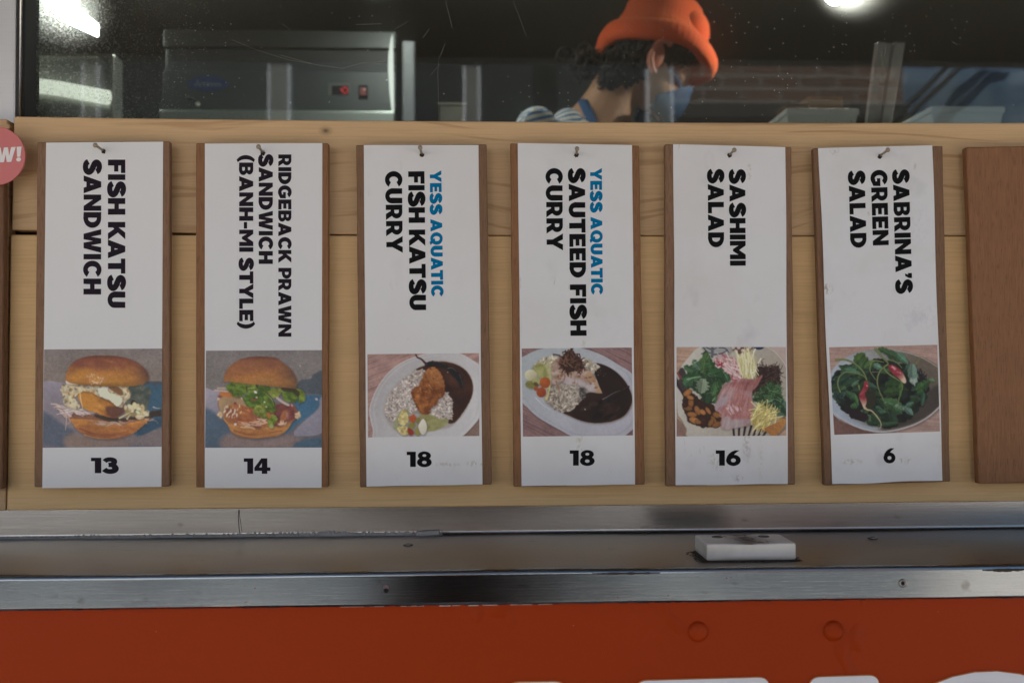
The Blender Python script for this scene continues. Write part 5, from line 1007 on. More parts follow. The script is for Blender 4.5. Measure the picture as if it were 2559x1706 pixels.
def wavy(q, n, amp, rn):
    out = []
    for i in range(len(q)):
        a_, b_ = Vector(q[i]), Vector(q[(i+1) % len(q)]); m = (n if i % 2 else 3)
        for k in range(m): out.append(a_+(b_-a_)*k/m+(Vector((rn.uniform(-amp, amp), rn.uniform(-amp, amp)*.4)) if k else Vector((0, 0))))
    return out
for bi, B in enumerate(BOARDS):
    rn = random.Random(40+bi); bq = B['b']; pq = [Vector(x) for x in B['p']]
    base = at((bq[2][0]+bq[3][0])/2, (bq[2][1]+bq[3][1])/2, BY)
    r = root('menu_board', base, B['desc'], 'menu board', 'menu boards nailed along the pine panel')
    slab('backing_board', [at(x, y, BY) for x, y in wavy(bq, 9, .9 if bi > 1 else .35, rn)], .0072, PLY[B['ply']], r, bev=.0007)
    cv = B['curl']
    def surf(px, py, lift, pq=pq, cv=cv, bi=bi):
        v = (py-pq[0].y)/(pq[3].y-pq[0].y); l = pq[0].lerp(pq[3], v); rr = pq[1].lerp(pq[2], v); u = (px-l.x)/(rr.x-l.x)
        e = 0
        if cv:
            e = cv*(.0005*math.sin(v*7+bi)*abs(u-.5)*2+.0004*(1+math.sin(v*15+bi*2))*(abs(u-.5)*2)**3+.0012*max(0, v-.62)*max(0, .35-u)*5*(1 if bi > 3 else .3))
        return at(px, py, BY-.0004-max(0, e)-lift)
    nu, nv = 14, 48; vs, fs = [], []
    for layer in (0, 1):
        for j in range(nv+1):
            v = j/nv; l = pq[0].lerp(pq[3], v); rr = pq[1].lerp(pq[2], v)
            for i in range(nu+1):
                u = i/nu; q = l.lerp(rr, u); px, py = q.x, q.y
                if cv and (i in (0, nu)): px += cv*.8*math.sin(v*11+bi+i)
                if cv and j == nv: py += cv*.8*math.sin(u*9+bi)
                p = surf(px, py, 0); vs.append(p+Vector((0, .00035*layer, 0)))
    M = (nu+1)*(nv+1)
    for j in range(nv):
        for i in range(nu):
            k = j*(nu+1)+i; fs.append((k, k+nu+1, k+nu+2, k+1)); fs.append((M+k, M+k+1, M+k+nu+2, M+k+nu+1))
    rim = [i for i in range(nu+1)]+[j*(nu+1)+nu for j in range(1, nv+1)]+[nv*(nu+1)+i for i in range(nu-1, -1, -1)]+[j*(nu+1) for j in range(nv-1, 0, -1)]
    for k, k2 in zip(rim, rim[1:]+rim[:1]): fs.append((k, k2, M+k2, M+k))
    TAN, BRN, GRY = (.44, .36, .20, 1), (.26, .17, .09, 1), (.42, .41, .43, 1)
    sp_ = [(x, y, w_, h_, t_, m_) for k_, x, y, w_, h_, t_, m_ in ((2, 1190, 1158, 26, 9, TAN, .6), (2, 1115, 1160, 40, 6, TAN, .45), (2, 970, 985, 16, 14, GRY, .25), (3, 1448, 1085, 9, 90, TAN, .45), (3, 1459, 880, 6, 46, TAN, .5), (4, 1866, 1112, 11, 45, BRN, .42), (4, 1846, 1196, 13, 11, BRN, .5), (4, 1790, 1150, 26, 30, TAN, .4), (4, 1872, 428, 7, 26, TAN, .5), (4, 1900, 1150, 8, 60, TAN, .22), (5, 2067, 722, 16, 14, BRN, .9), (5, 2128, 1153, 30, 8, TAN, .6), (5, 2260, 1150, 20, 9, TAN, .8), (5, 2305, 790, 70, 34, GRY, .16), (5, 2085, 378, 14, 14, GRY, .45), (5, 2290, 560, 44, 60, (.55, .53, .62, 1), .2)) if k_ == bi]
    sp_ = [((at(x, y, BY)-base).x, (at(x, y, BY)-base).z, w_*.00037, h_*.00037, t_, m_) for x, y, w_, h_, t_, m_ in sp_]
    pc, pd = (((.80, .795, .79, 1), 0), ((.78, .775, .775, 1), .05), ((.79, .78, .775, 1), .35), ((.78, .775, .775, 1), .5), ((.79, .78, .785, 1), .8), ((.79, .79, .80, 1), 1.0))[bi]
    paper = mesh('paper_sheet', vs, fs, paper_mat('paper', pc, (1, 2, 3, 5, 7, 9)[bi], pd, sp_), r)
    # printed food photograph
    q = [Vector(x) for x in B['f']]; im = PRINTS[bi](); Hh, Ww = im.shape[:2]; vs = []
    for j in range(Hh):
        for i in range(Ww):
            u, v = i/(Ww-1), j/(Hh-1); p = q[0]*(1-u)*(1-v)+q[1]*u*(1-v)+q[2]*u*v+q[3]*(1-u)*v
            vs.append((p.x, p.y))
    vs = [surf(x, y, .00015) for x, y in vs]
    fs = [(j*Ww+i, (j+1)*Ww+i, (j+1)*Ww+i+1, j*Ww+i+1) for j in range(Hh-1) for i in range(Ww-1)]
    ph = mesh('food_photo', vs, fs, PRM, paper)
    li = im/255.0; li = np.where(li <= .04045, li/12.92, ((li+.055)/1.055)**2.4)*EXPO; li = np.clip(li, 0, .95)
    at_ = ph.data.color_attributes.new('print', 'FLOAT_COLOR', 'POINT'); at_.data.foreach_set('color', np.concatenate([li.reshape(-1, 3), np.ones((Hh*Ww, 1))], 1).astype(np.float32).ravel())
    # lettering
    for text, ink, (xb0, xc0, y0), (xb1, xc1, y1) in B['t']:
        if B['ink'] == 0 and ink != 2: ink = 0
        sl = (xb1-xb0)/(y1-y0)
        def fn(u, v, lift, a=(xb0, xc0, y0, xb1, xc1, y1), sl=sl):
            y = a[2]+(a[5]-a[2])*u; xb = a[0]+(a[3]-a[0])*u; xc = a[1]+(a[4]-a[1])*u
            return surf(xb+(xc-xb)*v, y-sl*(xc-xb)*v, .00016+lift)
        lettering('dish_name', text, fn, INKS[ink], paper, 'blue dish lettering' if ink == 2 else None)
    tx, (xa, xb, ya, yb) = B['n']
    lettering('price', tx, lambda u, v, lift: surf(xa+(xb-xa)*u, yb+(ya-yb)*v, .00016+lift), INKS[B['ink']], paper)
    # torn nail hole, and the nail itself
    (nx, ny), (hx, hy) = B['nail']
    c = surf(nx, ny+1, 0); bm = bmesh.new()
    ring = [c+Vector((math.cos(t)*.0021*rn.uniform(.75, 1.2), -.0002, math.sin(t)*.0022*rn.uniform(.75, 1.2)-.0003)) for t in np.linspace(0, 2*math.pi, 14)[:-1]]
    f = bm.faces.new([bm.verts.new(p) for p in ring]); f.normal_update()
    if f.normal.y > 0: f.normal_flip()
    bm_obj('nail_hole', bm, plain('torn_hole', (.03, .018, .012, 1), .9, bump=0), paper)
    A = at(nx, ny, BY+.002); Bp = at(hx, hy, BY-.019); d = (Bp-A).normalized()
    bm = bm_tube(bmesh.new(), [A, A.lerp(Bp, .5), Bp], .00115, 10)
    bm_lathe(bm, [(0, -.0007), (.0019, -.0006), (.0021, 0), (.0017, .0006), (0, .0008)], Bp, d, 16); bmesh.ops.recalc_face_normals(bm, faces=bm.faces)
    tag(bm_obj('nail', bm, NAILM, None, True, loc=A), 'bent tan nail holding the %s menu board' % B['what'], 'nail', 'nails holding the menu boards')
# plain boards at both ends of the row
rr7 = root('menu_board', at(2560, 1210, BY), 'blank brown menu board with no paper at the right end of the row', 'menu board', 'menu boards nailed along the pine panel')
slab('backing_board', [at(x, y, BY) for x, y in wavy([(2415, 368), (2748, 362), (2770, 1202), (2447, 1208)], 9, .9, random.Random(9))], .0085, PLY7, rr7, bev=.0008)
rr0 = root('menu_board', at(-150, 1224, BY), 'dark brown menu board edge at the left frame side behind the round sticker', 'menu board', 'menu boards nailed along the pine panel')
slab('backing_board', [at(x, y, BY) for x, y in wavy([(-330, 352), (10, 351), (6, 1221), (-340, 1223)], 9, .5, random.Random(8))], .0085, PLYD, rr0, bev=.0008)
# round NEW! sticker
SC = at(-11, 390, -.020); e1 = (at(64, 387, -.020)-SC); rad = e1.length
st = root('round_sticker', SC-Vector((0, 0, rad)), 'round coral pink sign reading NEW! fixed over the left panel edge', 'sticker')
a = N('coral_card'); f = a.noise(40); a.p(Base_Color=a.mix(f, (.62, .17, .165, 1), (.68, .195, .185, 1)), Roughness=.55); CORAL = a.m
bm = bm_lathe(bmesh.new(), [(0, -.0008), (rad, -.0008), (rad, .0006), (rad-.0003, .0009), (0, .0009)], SC, (0, -1, 0), 72); bmesh.ops.recalc_face_normals(bm, faces=bm.faces); bm_obj('disc', bm, CORAL, st)
def nfn(u, v, lift):
    x = -78+(53+78)*u; y = 407.5-38*v-6.0*(u-.5)*1.2; return at(x+1.5*v, y, -.0212-lift)
lettering('sign_lettering', 'NEW!', nfn, plain('white_card_ink', (.85, .80, .79, 1), .5, bump=0), st)

# ------------------------------------------------------------------ white block on the shelf
q = [on_z(x, y, Z_SH+.0012) for x, y in ((1768, 1399.5), (1995, 1400))]
bl_t = at(1764, 1358.5, q[0].y).z
d_back = on_z(1746, 1335, bl_t)
bx0, bx1, by0, by1 = q[0].x-.0005, q[1].x, q[0].y, d_back.y
blk = root('plastic_block', ((bx0+bx1)/2, (by0+by1)/2, Z_SH), 'worn white plastic block screwed to the steel shelf', 'block')
a = N('nylon_block'); f = a.noise(30, a.mapv((1, 1, 1), (2, 0, 0)), 4); g = a.noise(60, a.mapv((.6, 3, .5), (0, 4, 0)), 3)
sp2 = a.t.nodes.new('ShaderNodeSeparateXYZ'); a.set(sp2.inputs[0], a.co)
band = a.math('SUBTRACT', 1.0, a.math('MULTIPLY', a.math('ABSOLUTE', a.math('ADD', sp2.outputs[0], .000)), 46), clamp=True); topm = a.math('GREATER_THAN', sp2.outputs[2], bl_t-Z_SH-.001)
wear = a.math('MULTIPLY', a.math('MULTIPLY', a.ramp(g, [(0, 0), (.22, 0), (.46, 1), (1, 1)]), band), topm)
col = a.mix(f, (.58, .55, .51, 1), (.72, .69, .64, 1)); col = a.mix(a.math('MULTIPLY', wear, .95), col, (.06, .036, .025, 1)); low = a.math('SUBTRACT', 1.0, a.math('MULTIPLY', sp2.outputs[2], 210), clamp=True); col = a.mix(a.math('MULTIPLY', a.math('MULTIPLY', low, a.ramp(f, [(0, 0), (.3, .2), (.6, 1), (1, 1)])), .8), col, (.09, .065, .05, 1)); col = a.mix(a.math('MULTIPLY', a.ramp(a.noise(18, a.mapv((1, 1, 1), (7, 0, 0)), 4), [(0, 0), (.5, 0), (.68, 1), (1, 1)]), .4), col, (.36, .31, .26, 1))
a.p(Base_Color=col, Roughness=.5); a.bump(f, .15, .0005)
box('block', (bx0, by0, Z_SH+.0008), (bx1, by1, bl_t), a.m, blk, .0018)
SMG = plain('brown_smudge', (.13, .095, .07, 1), .8, var=.4, scale=400); rn = random.Random(21)
bm = bmesh.new()
for i in range(46):
    u, v = rn.gauss(.50, .11), rn.random()*.9+.04
    if not .26 < u-.10*(v-.5) < .72: continue
    c = Vector((bx0+(bx1-bx0)*(u-.12*(v-.5)), by0+(by1-by0)*v, bl_t)); L_ = rn.uniform(.001, .0038); w_ = rn.uniform(.0003, .0009); d = Vector((-.45, 1, 0)).normalized(); n_ = Vector((d.y, -d.x, 0))
    ring = [c+d*L_*math.cos(t)+n_*w_*math.sin(t)*rn.uniform(.7, 1.3)+Vector((0, 0, .00012)) for t in np.linspace(0, 6.283, 9)[:-1]]
    f_ = bm.faces.new([bm.verts.new(p) for p in ring]); f_.normal_update()
    if f_.normal.z < 0: f_.normal_flip()
    for v_ in f_.verts: v_.co.z += i*.000004
bm_obj('top_smudges', bm, SMG, blk)
for fx in (.22, .76): disc('screw_head', Vector((bx0+(bx1-bx0)*fx, by0+(by1-by0)*.70, bl_t)), .0044, (0, 0, 1), plain('dark_screw', (.10, .09, .08, 1), .5, .4), blk, .0007, 1)
bm = bmesh.new(); rn = random.Random(6)
for i in range(700):
    t = rn.random(); x = bx0-.004+(bx1-bx0+.006)*t; e = abs(rn.gauss(0, .0016)); s = rn.uniform(.0002, .0006)
    if rn.random() < .22: x = bx0-abs(rn.gauss(.0005, .0028)); y = by0+(by1-by0)*rn.random()**1.6-.001
    elif rn.random() < .15: x = bx1+abs(rn.gauss(.0006, .002)); y = by0+(by1-by0)*rn.random()**2
    else: y = by0-e*.8+.0008
    bm_box(bm, (x-s*1.6, y-s, Z_SH+.0001), (x+s*1.6, y+s, Z_SH+.0003+s*.5))
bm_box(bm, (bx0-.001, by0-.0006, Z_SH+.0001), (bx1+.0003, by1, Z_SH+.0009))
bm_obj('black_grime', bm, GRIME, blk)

# ------------------------------------------------------------------ kitchen behind the glass
LAMP = emit('lamp_diffuser', (.98, 1, .93, 1), 17.0); LHOUS = plain('lamp_housing', (.4, .4, .38, 1), .4)
def tube_lamp(p0, p1, w, label, tp=1.0):
    p0, p1 = Vector(p0), Vector(p1); r = root('ceiling_lamp', (p0+p1)/2, label, 'ceiling lamp', 'kitchen ceiling lamps')
    d = (p1-p0).normalized(); s = d.cross(Vector((0, 0, 1))).normalized()*w/2; u = Vector((0, 0, .03))
    vs = [p0-s, p0+s, p1+s*tp, p1-s*tp]; vs += [v+u for v in vs]
    mesh('diffuser', vs, [(0, 1, 2, 3), (4, 7, 6, 5), (0, 4, 5, 1), (1, 5, 6, 2), (2, 6, 7, 3), (3, 7, 4, 0)], LAMP, r)
    s2 = s*.92; e = d*-.004; vs = [p0-s2-e, p0+s2-e, p1+s2*tp+e, p1-s2*tp+e]; vs = [v+Vector((0, 0, .032)) for v in vs]; vs += [Vector((v.x, v.y, ZC_-.001)) for v in vs]
    mesh('housing', vs, [(0, 1, 2, 3), (4, 7, 6, 5), (0, 4, 5, 1), (1, 5, 6, 2), (2, 6, 7, 3), (3, 7, 4, 0)], LHOUS, r)
zl = 2.36
tube_lamp(on_z(183, 56, zl), on_z(244, 91, zl), .034, 'slanting bright ceiling lamp above the steel cabinet', .12)
tube_lamp(on_z(112, -30, zl), on_z(140, 4, zl), .032, 'ceiling lamp cut by the top edge nearest the window jamb')
lc = on_z(2090, -8, 2.34); r = root('ceiling_lamp', lc, 'round ceiling lamp right of the person in the orange hat', 'ceiling lamp', 'kitchen ceiling lamps')
bm = bm_lathe(bmesh.new(), [(0, -.016), (.014, -.013), (.021, -.006), (.024, 0), (0, 0)], lc, (0, 0, 1), 24); bmesh.ops.recalc_face_normals(bm, faces=bm.faces); bm_obj('bulb_dome', bm, emit('bulb_glow', (1, .97, .88, 1), 330.0), r, True)
bm = bm_lathe(bmesh.new(), [(0, .0005), (.030, .0005), (.028, .02), (.02, .03), (.02, ZC_-lc.z-.001), (0, ZC_-lc.z-.001)], lc, (0, 0, 1), 24); bmesh.ops.recalc_face_normals(bm, faces=bm.faces); bm_obj('fitting', bm, LHOUS, r, True)
tube_lamp(on_z(915, -170, zl), on_z(955, -26, zl), .05, 'ceiling lamp above the refrigerator right edge')

# refrigerator
FY = 1.60; fx0 = at(407, 180, FY).x; fx1 = at(990, 180, FY).x; fz1 = at(700, 76, FY).z
fr_ = root('refrigerator', ((fx0+fx1)/2, FY+.33, ZF), 'tall steel refrigerator with a red temperature display behind the window', 'refrigerator')
FS = steel_mat('fridge_steel', (.075, .08, .08), .42, 1, 12, .15, .75); FSL = plain('fridge_recess', (.02, .022, .024, 1), .5)
zr1 = at(700, 120, FY).z; zr0 = at(700, 177, FY).z; zd = at(700, 277, FY).z; zd2 = at(700, 282, FY).z
box('cabinet', (fx0, FY+.02, ZF+.1), (fx1, FY+.68, fz1), FS, fr_, .004)
box('top_rail', (fx0, FY, zr1), (fx1, FY+.0195, fz1), FS, fr_, .003)
box('grille_recess', (fx0+.02, FY+.010, zr0+.0005), (fx1-.004, FY+.0195, zr1-.0005), FSL, fr_)
box('control_panel', (fx0, FY, zd), (fx1, FY+.0195, zr0), FS, fr_, .003)
box('door', (fx0, FY-.03, ZF+.12), (fx1, FY+.0195, zd2), steel_mat('fridge_door', (.30, .33, .31), .35, 1, 15, .1, .7), fr_, .006)
# tapered glowing strip painted in as the highlight on the right steel edge
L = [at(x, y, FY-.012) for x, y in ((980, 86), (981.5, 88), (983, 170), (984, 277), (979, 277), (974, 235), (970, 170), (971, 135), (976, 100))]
slab('edge_highlight', L, .008, emit('edge_highlight_glow', (.93, 1, .92, 1), .42), fr_)
qx = lambda x, y, d=.0: at(x, y, FY-d)
def rect(name, x0, y0, x1, y1, mat, d0, par): A_ = at(x0, y0, FY-d0); B_ = at(x1, y1, FY-d0); return box(name, (A_.x, FY-d0, B_.z), (B_.x, FY-d0+.003, A_.z), mat, par, .0008)
rect('display_bezel', 820, 208, 872, 240, plain('bezel_grey', (.09, .09, .08, 1), .5), .002, fr_)
rect('display', 829, 214, 870, 236, BLACK, .004, fr_)
RLED = emit('red_digits', (1, .02, .03, 1), .26)
bm = bmesh.new(); cc = at(862, 226, FY-.0046)
bm_tube(bm, [cc+Vector((.0065*math.cos(t), 0, .0075*math.sin(t))) for t in np.linspace(0, 2*math.pi, 17)], .0016, 6, False); bm_tube(bm, [cc+Vector((-.012, 0, .004)), cc+Vector((-.007, 0, -.001))], .0014, 6)
bm_obj('lit_digit', bm, RLED, fr_)
rect('rocker_switch', 896, 213, 919, 247, BLACK, .003, fr_)
rect('lit_rocker', 900, 218, 915, 238, emit('red_rocker', (1, .04, .02, 1), .055), .006, fr_)
k = at(911, 224, FY-.008); disc('switch_glint', k, .0022, (0, -1, 0), emit('glint_glow', (1, .8, .7, 1), .25), fr_, .001)  # glowing dot painted as the white highlight on the rocker
# oval badge
OVB = plain('badge_blue', (.012, .03, .11, 1), .4, bump=0); oc = at(520.5, 210.5, FY-.001); ow = (at(570, 210, FY)-at(471, 210, FY)).length/2; oh = ow*.37
bm = bm_lathe(bmesh.new(), [(0, 0), (1, 0), (1, .002), (0, .002)], oc, (0, -1, 0), 40, (1, 0, 0), ow, oh); bmesh.ops.recalc_face_normals(bm, faces=bm.faces); badge = bm_obj('oval_badge', bm, OVB, fr_)
bm = bmesh.new(); 
for i, sx in enumerate((-.62, -.38, -.18, .0, .2, .42)):
    h = (.55 if i == 0 else .30)*oh*1.6; x = sx*ow; b0 = oc+Vector((x, -.0028, -.35*oh))
    bm_tube(bm, [b0, b0+Vector((.25*h, 0, h)), b0+Vector((.32*h+.004, 0, 0))] if i == 0 else [b0, b0+Vector((.1*h, 0, h*.8)), b0+Vector((.1*h+.006, 0, h*.75)), b0+Vector((.10*h+.009, 0, 0))], .0016, 6)
bm_obj('badge_script', bm, plain('badge_grey', (.16, .18, .20, 1), .4, bump=0), badge)
k = at(495, 261, FY-.002); disc('door_lock', k, .0055, (0, -1, 0), plain('lock_chrome', (.75, .74, .66, 1), .3, .3), fr_, .006, 1)
bm = bm_tube(bmesh.new(), [k+Vector((-.002, -.002, .003)), k+Vector((-.012, -.006, .012)), k+Vector((-.024, -.004, .014))], .0035, 8); bm_obj('key', bm, FSL, fr_)

# steel cabinet near the left of the window, with a glowing tube in place of the glare on its steel
cx0 = at(20, 200, .9).x; cx1 = at(284, 200, .9).x
cab = root('steel_cabinet', ((cx0+cx1)/2, 1.1, ZF), 'shiny steel cabinet with a glowing tube added for steel glare at the left of the window', 'cabinet')
CS = steel_mat('cabinet_steel', (.34, .35, .32), .30, 1, 22, .2, .9, .2)
box('carcass', (cx0, .90, ZF), (cx1, .95, at(100, 130, .9).z), CS, cab, .006)
bm = bmesh.new(); bm_tube(bm, [at(40, 208, .885), at(150, 222, .885), at(272, 245, .885)], .013, 14); bm_obj('glare_tube', bm, emit('glare_glow', (.95, 1, .85, 1), .42), cab, True)
bm = bm_box(bmesh.new(), (cx0, .845, at(100, 165, .9).z), (cx1-.01, .899, at(100, 160, .9).z), .002); bm_obj('glare_visor', bm, CS, cab)

# upright between fridge and the preparation bench, bench at the back with tubs
ux = at(1022, 200, 1.5).x; up_ = root('steel_upright', (ux, 1.52, ZF), 'slim grey steel upright standing just right of the refrigerator', 'upright')
GREY = plain('upright_grey', (.16, .17, .18, 1), .5, .2)
box('post', (ux-.017, 1.505, ZF), (ux+.015, 1.54, at(1022, 100, 1.5).z), GREY, up_, .006); box('foot_plate', (ux-.04, 1.48, ZF), (ux+.04, 1.56, ZF+.006), GREY, up_)
TUBM = plain('tub_plastic', (.80, .84, .78, 1), .45, var=.06, scale=8); LIDM = plain('tub_rim', (.86, .89, .84, 1), .4, var=.05)
bz = at(2055, 395, .95).z
bench = root('work_bench', (1.05, .97, ZF), 'low steel work bench inside the window carrying white tubs', 'bench')
box('bench_top', (.40, .72, bz-.04), (2.0, 1.20, bz), DST, bench, .004)
for x in (.44, 1.96):
    for y in (.76, 1.16): box('leg', (x-.02, y-.02, ZF), (x+.02, y+.02, bz-.0405), DST, bench)
def tub(xl, xr, ytop, label):
    A_, B_ = at(xl, ytop, .86), at(xr, ytop, .86); zt = A_.z; w = B_.x-A_.x; xm = (A_.x+B_.x)/2; r = root('food_tub', (xm, .95, bz), label, 'tub', 'white tubs on the bench')
    def ringv(s, z, dy): return [(xm-w/2*s, .95-dy, z), (xm+w/2*s, .95-dy, z), (xm+w/2*s, .95+dy, z), (xm-w/2*s, .95+dy, z)]
    bm = bmesh.new(); R = [ringv(.80, bz, .075), ringv(.955, zt-.012, .088), ringv(.93, zt-.012, .084), ringv(.78, bz+.004, .07)]
    vv = [[bm.verts.new(p) for p in q] for q in R]; bm.faces.new(vv[0][::-1]); bm.faces.new(vv[3])
    for a_, b_ in zip(vv, vv[1:]):
        for k in range(4): bm.faces.new((a_[k], a_[(k+1) % 4], b_[(k+1) % 4], b_[k]))
    bmesh.ops.recalc_face_normals(bm, faces=bm.faces); bm_obj('tub_body', bm, TUBM, r)
    box('rim', (xm-w/2, .95-.092, zt-.0119), (xm+w/2, .95+.092, zt), LIDM, r, .004)
tub(1964, 2148, 270, 'white food tub with a pale rim, nearer the person in the window')
tub(2326, 2512, 265, 'white food tub at the far right below the blue reflection')
for x0, x1, y0, lab in ((2016, 2103, 234, 'tan cardboard box standing behind the nearer white tub'), (1962, 2016, 252, 'brown paper carton beside the tan cardboard box')):
    A_, B_ = at(x0, y0, 1.12), at(x1, y0, 1.12); r = root('cardboard_box', ((A_.x+B_.x)/2, 1.15, bz), lab, 'carton', 'cartons behind the tubs')
    cm = plain('cardboard', (.23, .15, .085, 1), .8, k=1) if x0 > 2000 else plain('paper_brown', (.15, .10, .06, 1), .8)
    box('carton_body', (A_.x, 1.11, bz), (B_.x, 1.185, A_.z-.012), cm, r, .002); box('flap', (A_.x-.001, 1.109, A_.z-.0118), (B_.x+.001, 1.186, A_.z-.009), cm, r)
A_, B_ = at(2228, 105, 1.0), at(2182, 400, 1.0); r = root('strut_stand_in', (B_.x, 1.0, bz), 'leaning grey steel bar behind the tubs, standing in for the mirrored hatch strut', 'bar')  # solid bar in place of the hatch strut's reflection in the glass
PB = steel_mat('bar_steel', (.42, .40, .39), .6, 1, 31, .1, .2)
for s0, s1, yy in ((-.024, -.008, 0), (-.0078, .004, .006), (.0042, .024, .001)):
    slab('rail', [(A_.x+s0*1.2, 1.0+yy, A_.z), (A_.x+s1*1.2, 1.0+yy, A_.z), (B_.x+s1, 1.0+yy, bz), (B_.x+s0, 1.0+yy, bz)], .012, PB, r, bev=.002)
A_, B_ = at(1098, 259, 1.7), at(1162, 259, 1.7); r = root('small_crate', ((A_.x+B_.x)/2, 1.75, ZF), 'beige bin standing low between the upright and the person', 'bin')
bm = bm_box(bmesh.new(), (A_.x, 1.69, ZF+.02), (B_.x, 1.8, A_.z-.008), .004); bm_obj('bin_body', bm, plain('bin_beige', (.16, .15, .115, 1), .6), r); box('bin_rim', (A_.x-.004, 1.686, A_.z-.0079), (B_.x+.004, 1.804, A_.z), plain('bin_rim', (.2, .19, .15, 1), .6), r, .002)

# ------------------------------------------------------------------ across the pavement (seen mirrored in the glass)
def mir(px, py, Yv): q = at(px, py, Yv); return Vector((q.x, 2*GY-q.y, q.z))
WY = 2*GY-4.9
a = N('brick'); bt = a.t.nodes.new('ShaderNodeTexBrick'); cmb = a.t.nodes.new('ShaderNodeCombineXYZ'); spb = a.t.nodes.new('ShaderNodeSeparateXYZ'); a.set(spb.inputs[0], a.co); a.set(cmb.inputs[0], spb.outputs[0]); a.set(cmb.inputs[1], spb.outputs[2])
a.set(bt.inputs['Vector'], cmb.outputs[0]); bt.inputs['Scale'].default_value = 1.0; bt.inputs['Brick Width'].default_value = .23; bt.inputs['Row Height'].default_value = .078; bt.inputs['Mortar Size'].default_value = .008
bt.inputs['Color1'].default_value = (.21, .115, .085, 1); bt.inputs['Color2'].default_value = (.14, .082, .064, 1); bt.inputs['Mortar'].default_value = (.34, .31, .28, 1)
a.p(Base_Color=a.mix(a.math('MULTIPLY', a.noise(20), .4), bt.outputs[0], (.12, .07, .05, 1)), Roughness=.85); a.bump(bt.outputs['Fac'], .5, .004)
xb0, xb1 = mir(1640, 200, 4.9).x, mir(2256, 200, 4.9).x
bw = root('brick_wall', ((xb0+xb1)/2, WY-.1, 0), 'red brick wall across the pavement, mirrored in the window glass', 'wall')
box('brickwork', (xb0, WY-.2, 0), (xb1, WY, 3.4), a.m, bw); zc_ = mir(1900, 277, 4.9).z; box('dark_ledge', (xb0, WY+.0005, zc_-.05), (xb1, WY+.06, zc_+.03), plain('ledge', (.05, .04, .035, 1), .7), bw)
gw = root('grey_wall', (xb0-4, WY-.1, 0), 'pale wall with a dark upper band left of the brick wall, band mirrored in the glass, pale part added to brighten the boards', 'wall')
box('render', (xb0-9, WY-.2, 0), (xb0-.001, WY-.001, 2.80), plain('pale_render', (.70, .71, .72, 1), .85, var=.12, scale=3), gw); box('dark_band', (xb0-9, WY-.2, 2.8005), (xb0-.001, WY-.001, 3.3), plain('dark_grey_wall', (.035, .042, .046, 1), .8, var=.2, scale=3), gw); box('coping', (xb0-9, WY-.22, 3.3005), (xb0-.001, WY+.03, 3.36), conc, gw)  # pale lower part added to bounce light onto the boards
pl = root('dark_blocker', (xb0-3.5, WY+.3, .13), 'low dark planter added along the pale wall to darken the reflection in the steel lip', 'blocker')  # unseen box added so the steel lip mirrors something dark
PLN = plain('blocker_grey', (.125, .14, .155, 1), .8, var=.25, scale=2); box('blocker_box', (xb0-8, WY+.05, .1305), (xb0+1.2, WY+.60, 1.02), PLN, pl, .01); box('blocker_top', (xb0-7.95, WY+.09, 1.0205), (xb0+1.15, WY+.56, 1.035), GRIME, pl)
lw = root('added_low_wall', (xb0+3.2, WY+.3, .13), 'low pale beige wall added in front of the brick wall to brighten the steel reflections', 'added low wall'); box('wall_body', (xb0+1.26, WY+.07, .1305), (xb0+6.5, WY+.55, .98), plain('beige_render', (.58, .54, .50, 1), .85, var=.15, scale=3), lw, .01); box('wall_cap', (xb0+1.22, WY+.062, .9805), (xb0+6.5, WY+.58, 1.03), conc, lw, .006)  # unseen pale wall added to brighten what the right-hand steel mirrors
tp = root('blue_tarp', (xb1+2, WY-.06, 0), 'blue tarpaulin hanging beside the brick wall, mirrored in the glass', 'tarpaulin')
nx_, nz_ = 90, 30; vs = [(xb1+.002+4.5*i/nx_, WY-.04+.02*math.sin(i*.55+j*.12)+.012*math.sin(i*1.3), .05+3.2*j/nz_) for j in range(nz_+1) for i in range(nx_+1)]
fs = [(j*(nx_+1)+i, j*(nx_+1)+i+1, (j+1)*(nx_+1)+i+1, (j+1)*(nx_+1)+i) for j in range(nz_) for i in range(nx_)]
a = N('blue_tarpaulin'); f = a.noise(3, None, 4); a.p(Base_Color=a.mix(a.ramp(f, [(0, 0), (.4, 0), (.65, 1), (1, 1)]), (.09, .16, .25, 1), (.19, .27, .34, 1)), Roughness=.6)
o = mesh('tarp_sheet', vs, fs, a.m, tp, True); md = o.modifiers.new('thick', 'SOLIDIFY'); md.thickness = .006
bm = bmesh.new()
for (p, q) in (((2368, 165), (2270, 262)), ((2403, 165), (2300, 262))): bm_tube(bm, [mir(p[0], p[1], 4.78)+Vector((.9, 0, .9)), mir(p[0], p[1], 4.78), mir(q[0], q[1], 4.78), mir(q[0], q[1], 4.78)-Vector((1, 0, 1))], .016, 8)
bm_obj('tie_rope', bm, DARK, tp, True)
PW_ = plain('post_white', (.82, .86, .94, 1), .5, var=.05); PG_ = plain('post_grey', (.24, .25, .23, 1), .6, var=.1)
for px0, px1, lab in ((202, 247, 'farthest left of the white edged posts, mirrored beside the steel cabinet'), (668, 726, 'white edged grey post mirrored over the refrigerator'), (1157, 1201, 'white edged grey post mirrored left of the person'), (1616, 1684, 'white edged grey post mirrored across the face mask')):
    A_, B_ = mir(px0, 250, 4.1), mir(px1, 250, 4.1); r = root('edged_post', ((A_.x+B_.x)/2, A_.y-.03, .13), lab, 'post', 'posts along the pavement')
    y0 = A_.y; t = .015
    box('panel', (A_.x+t, y0-.05, .13), (B_.x-t, y0-.006, 3.0), PG_, r)
    for xx in (A_.x, B_.x-t): box('white_edge', (xx, y0-.055, .13), (xx+t-.0005, y0, 3.0), PW_, r, .001)
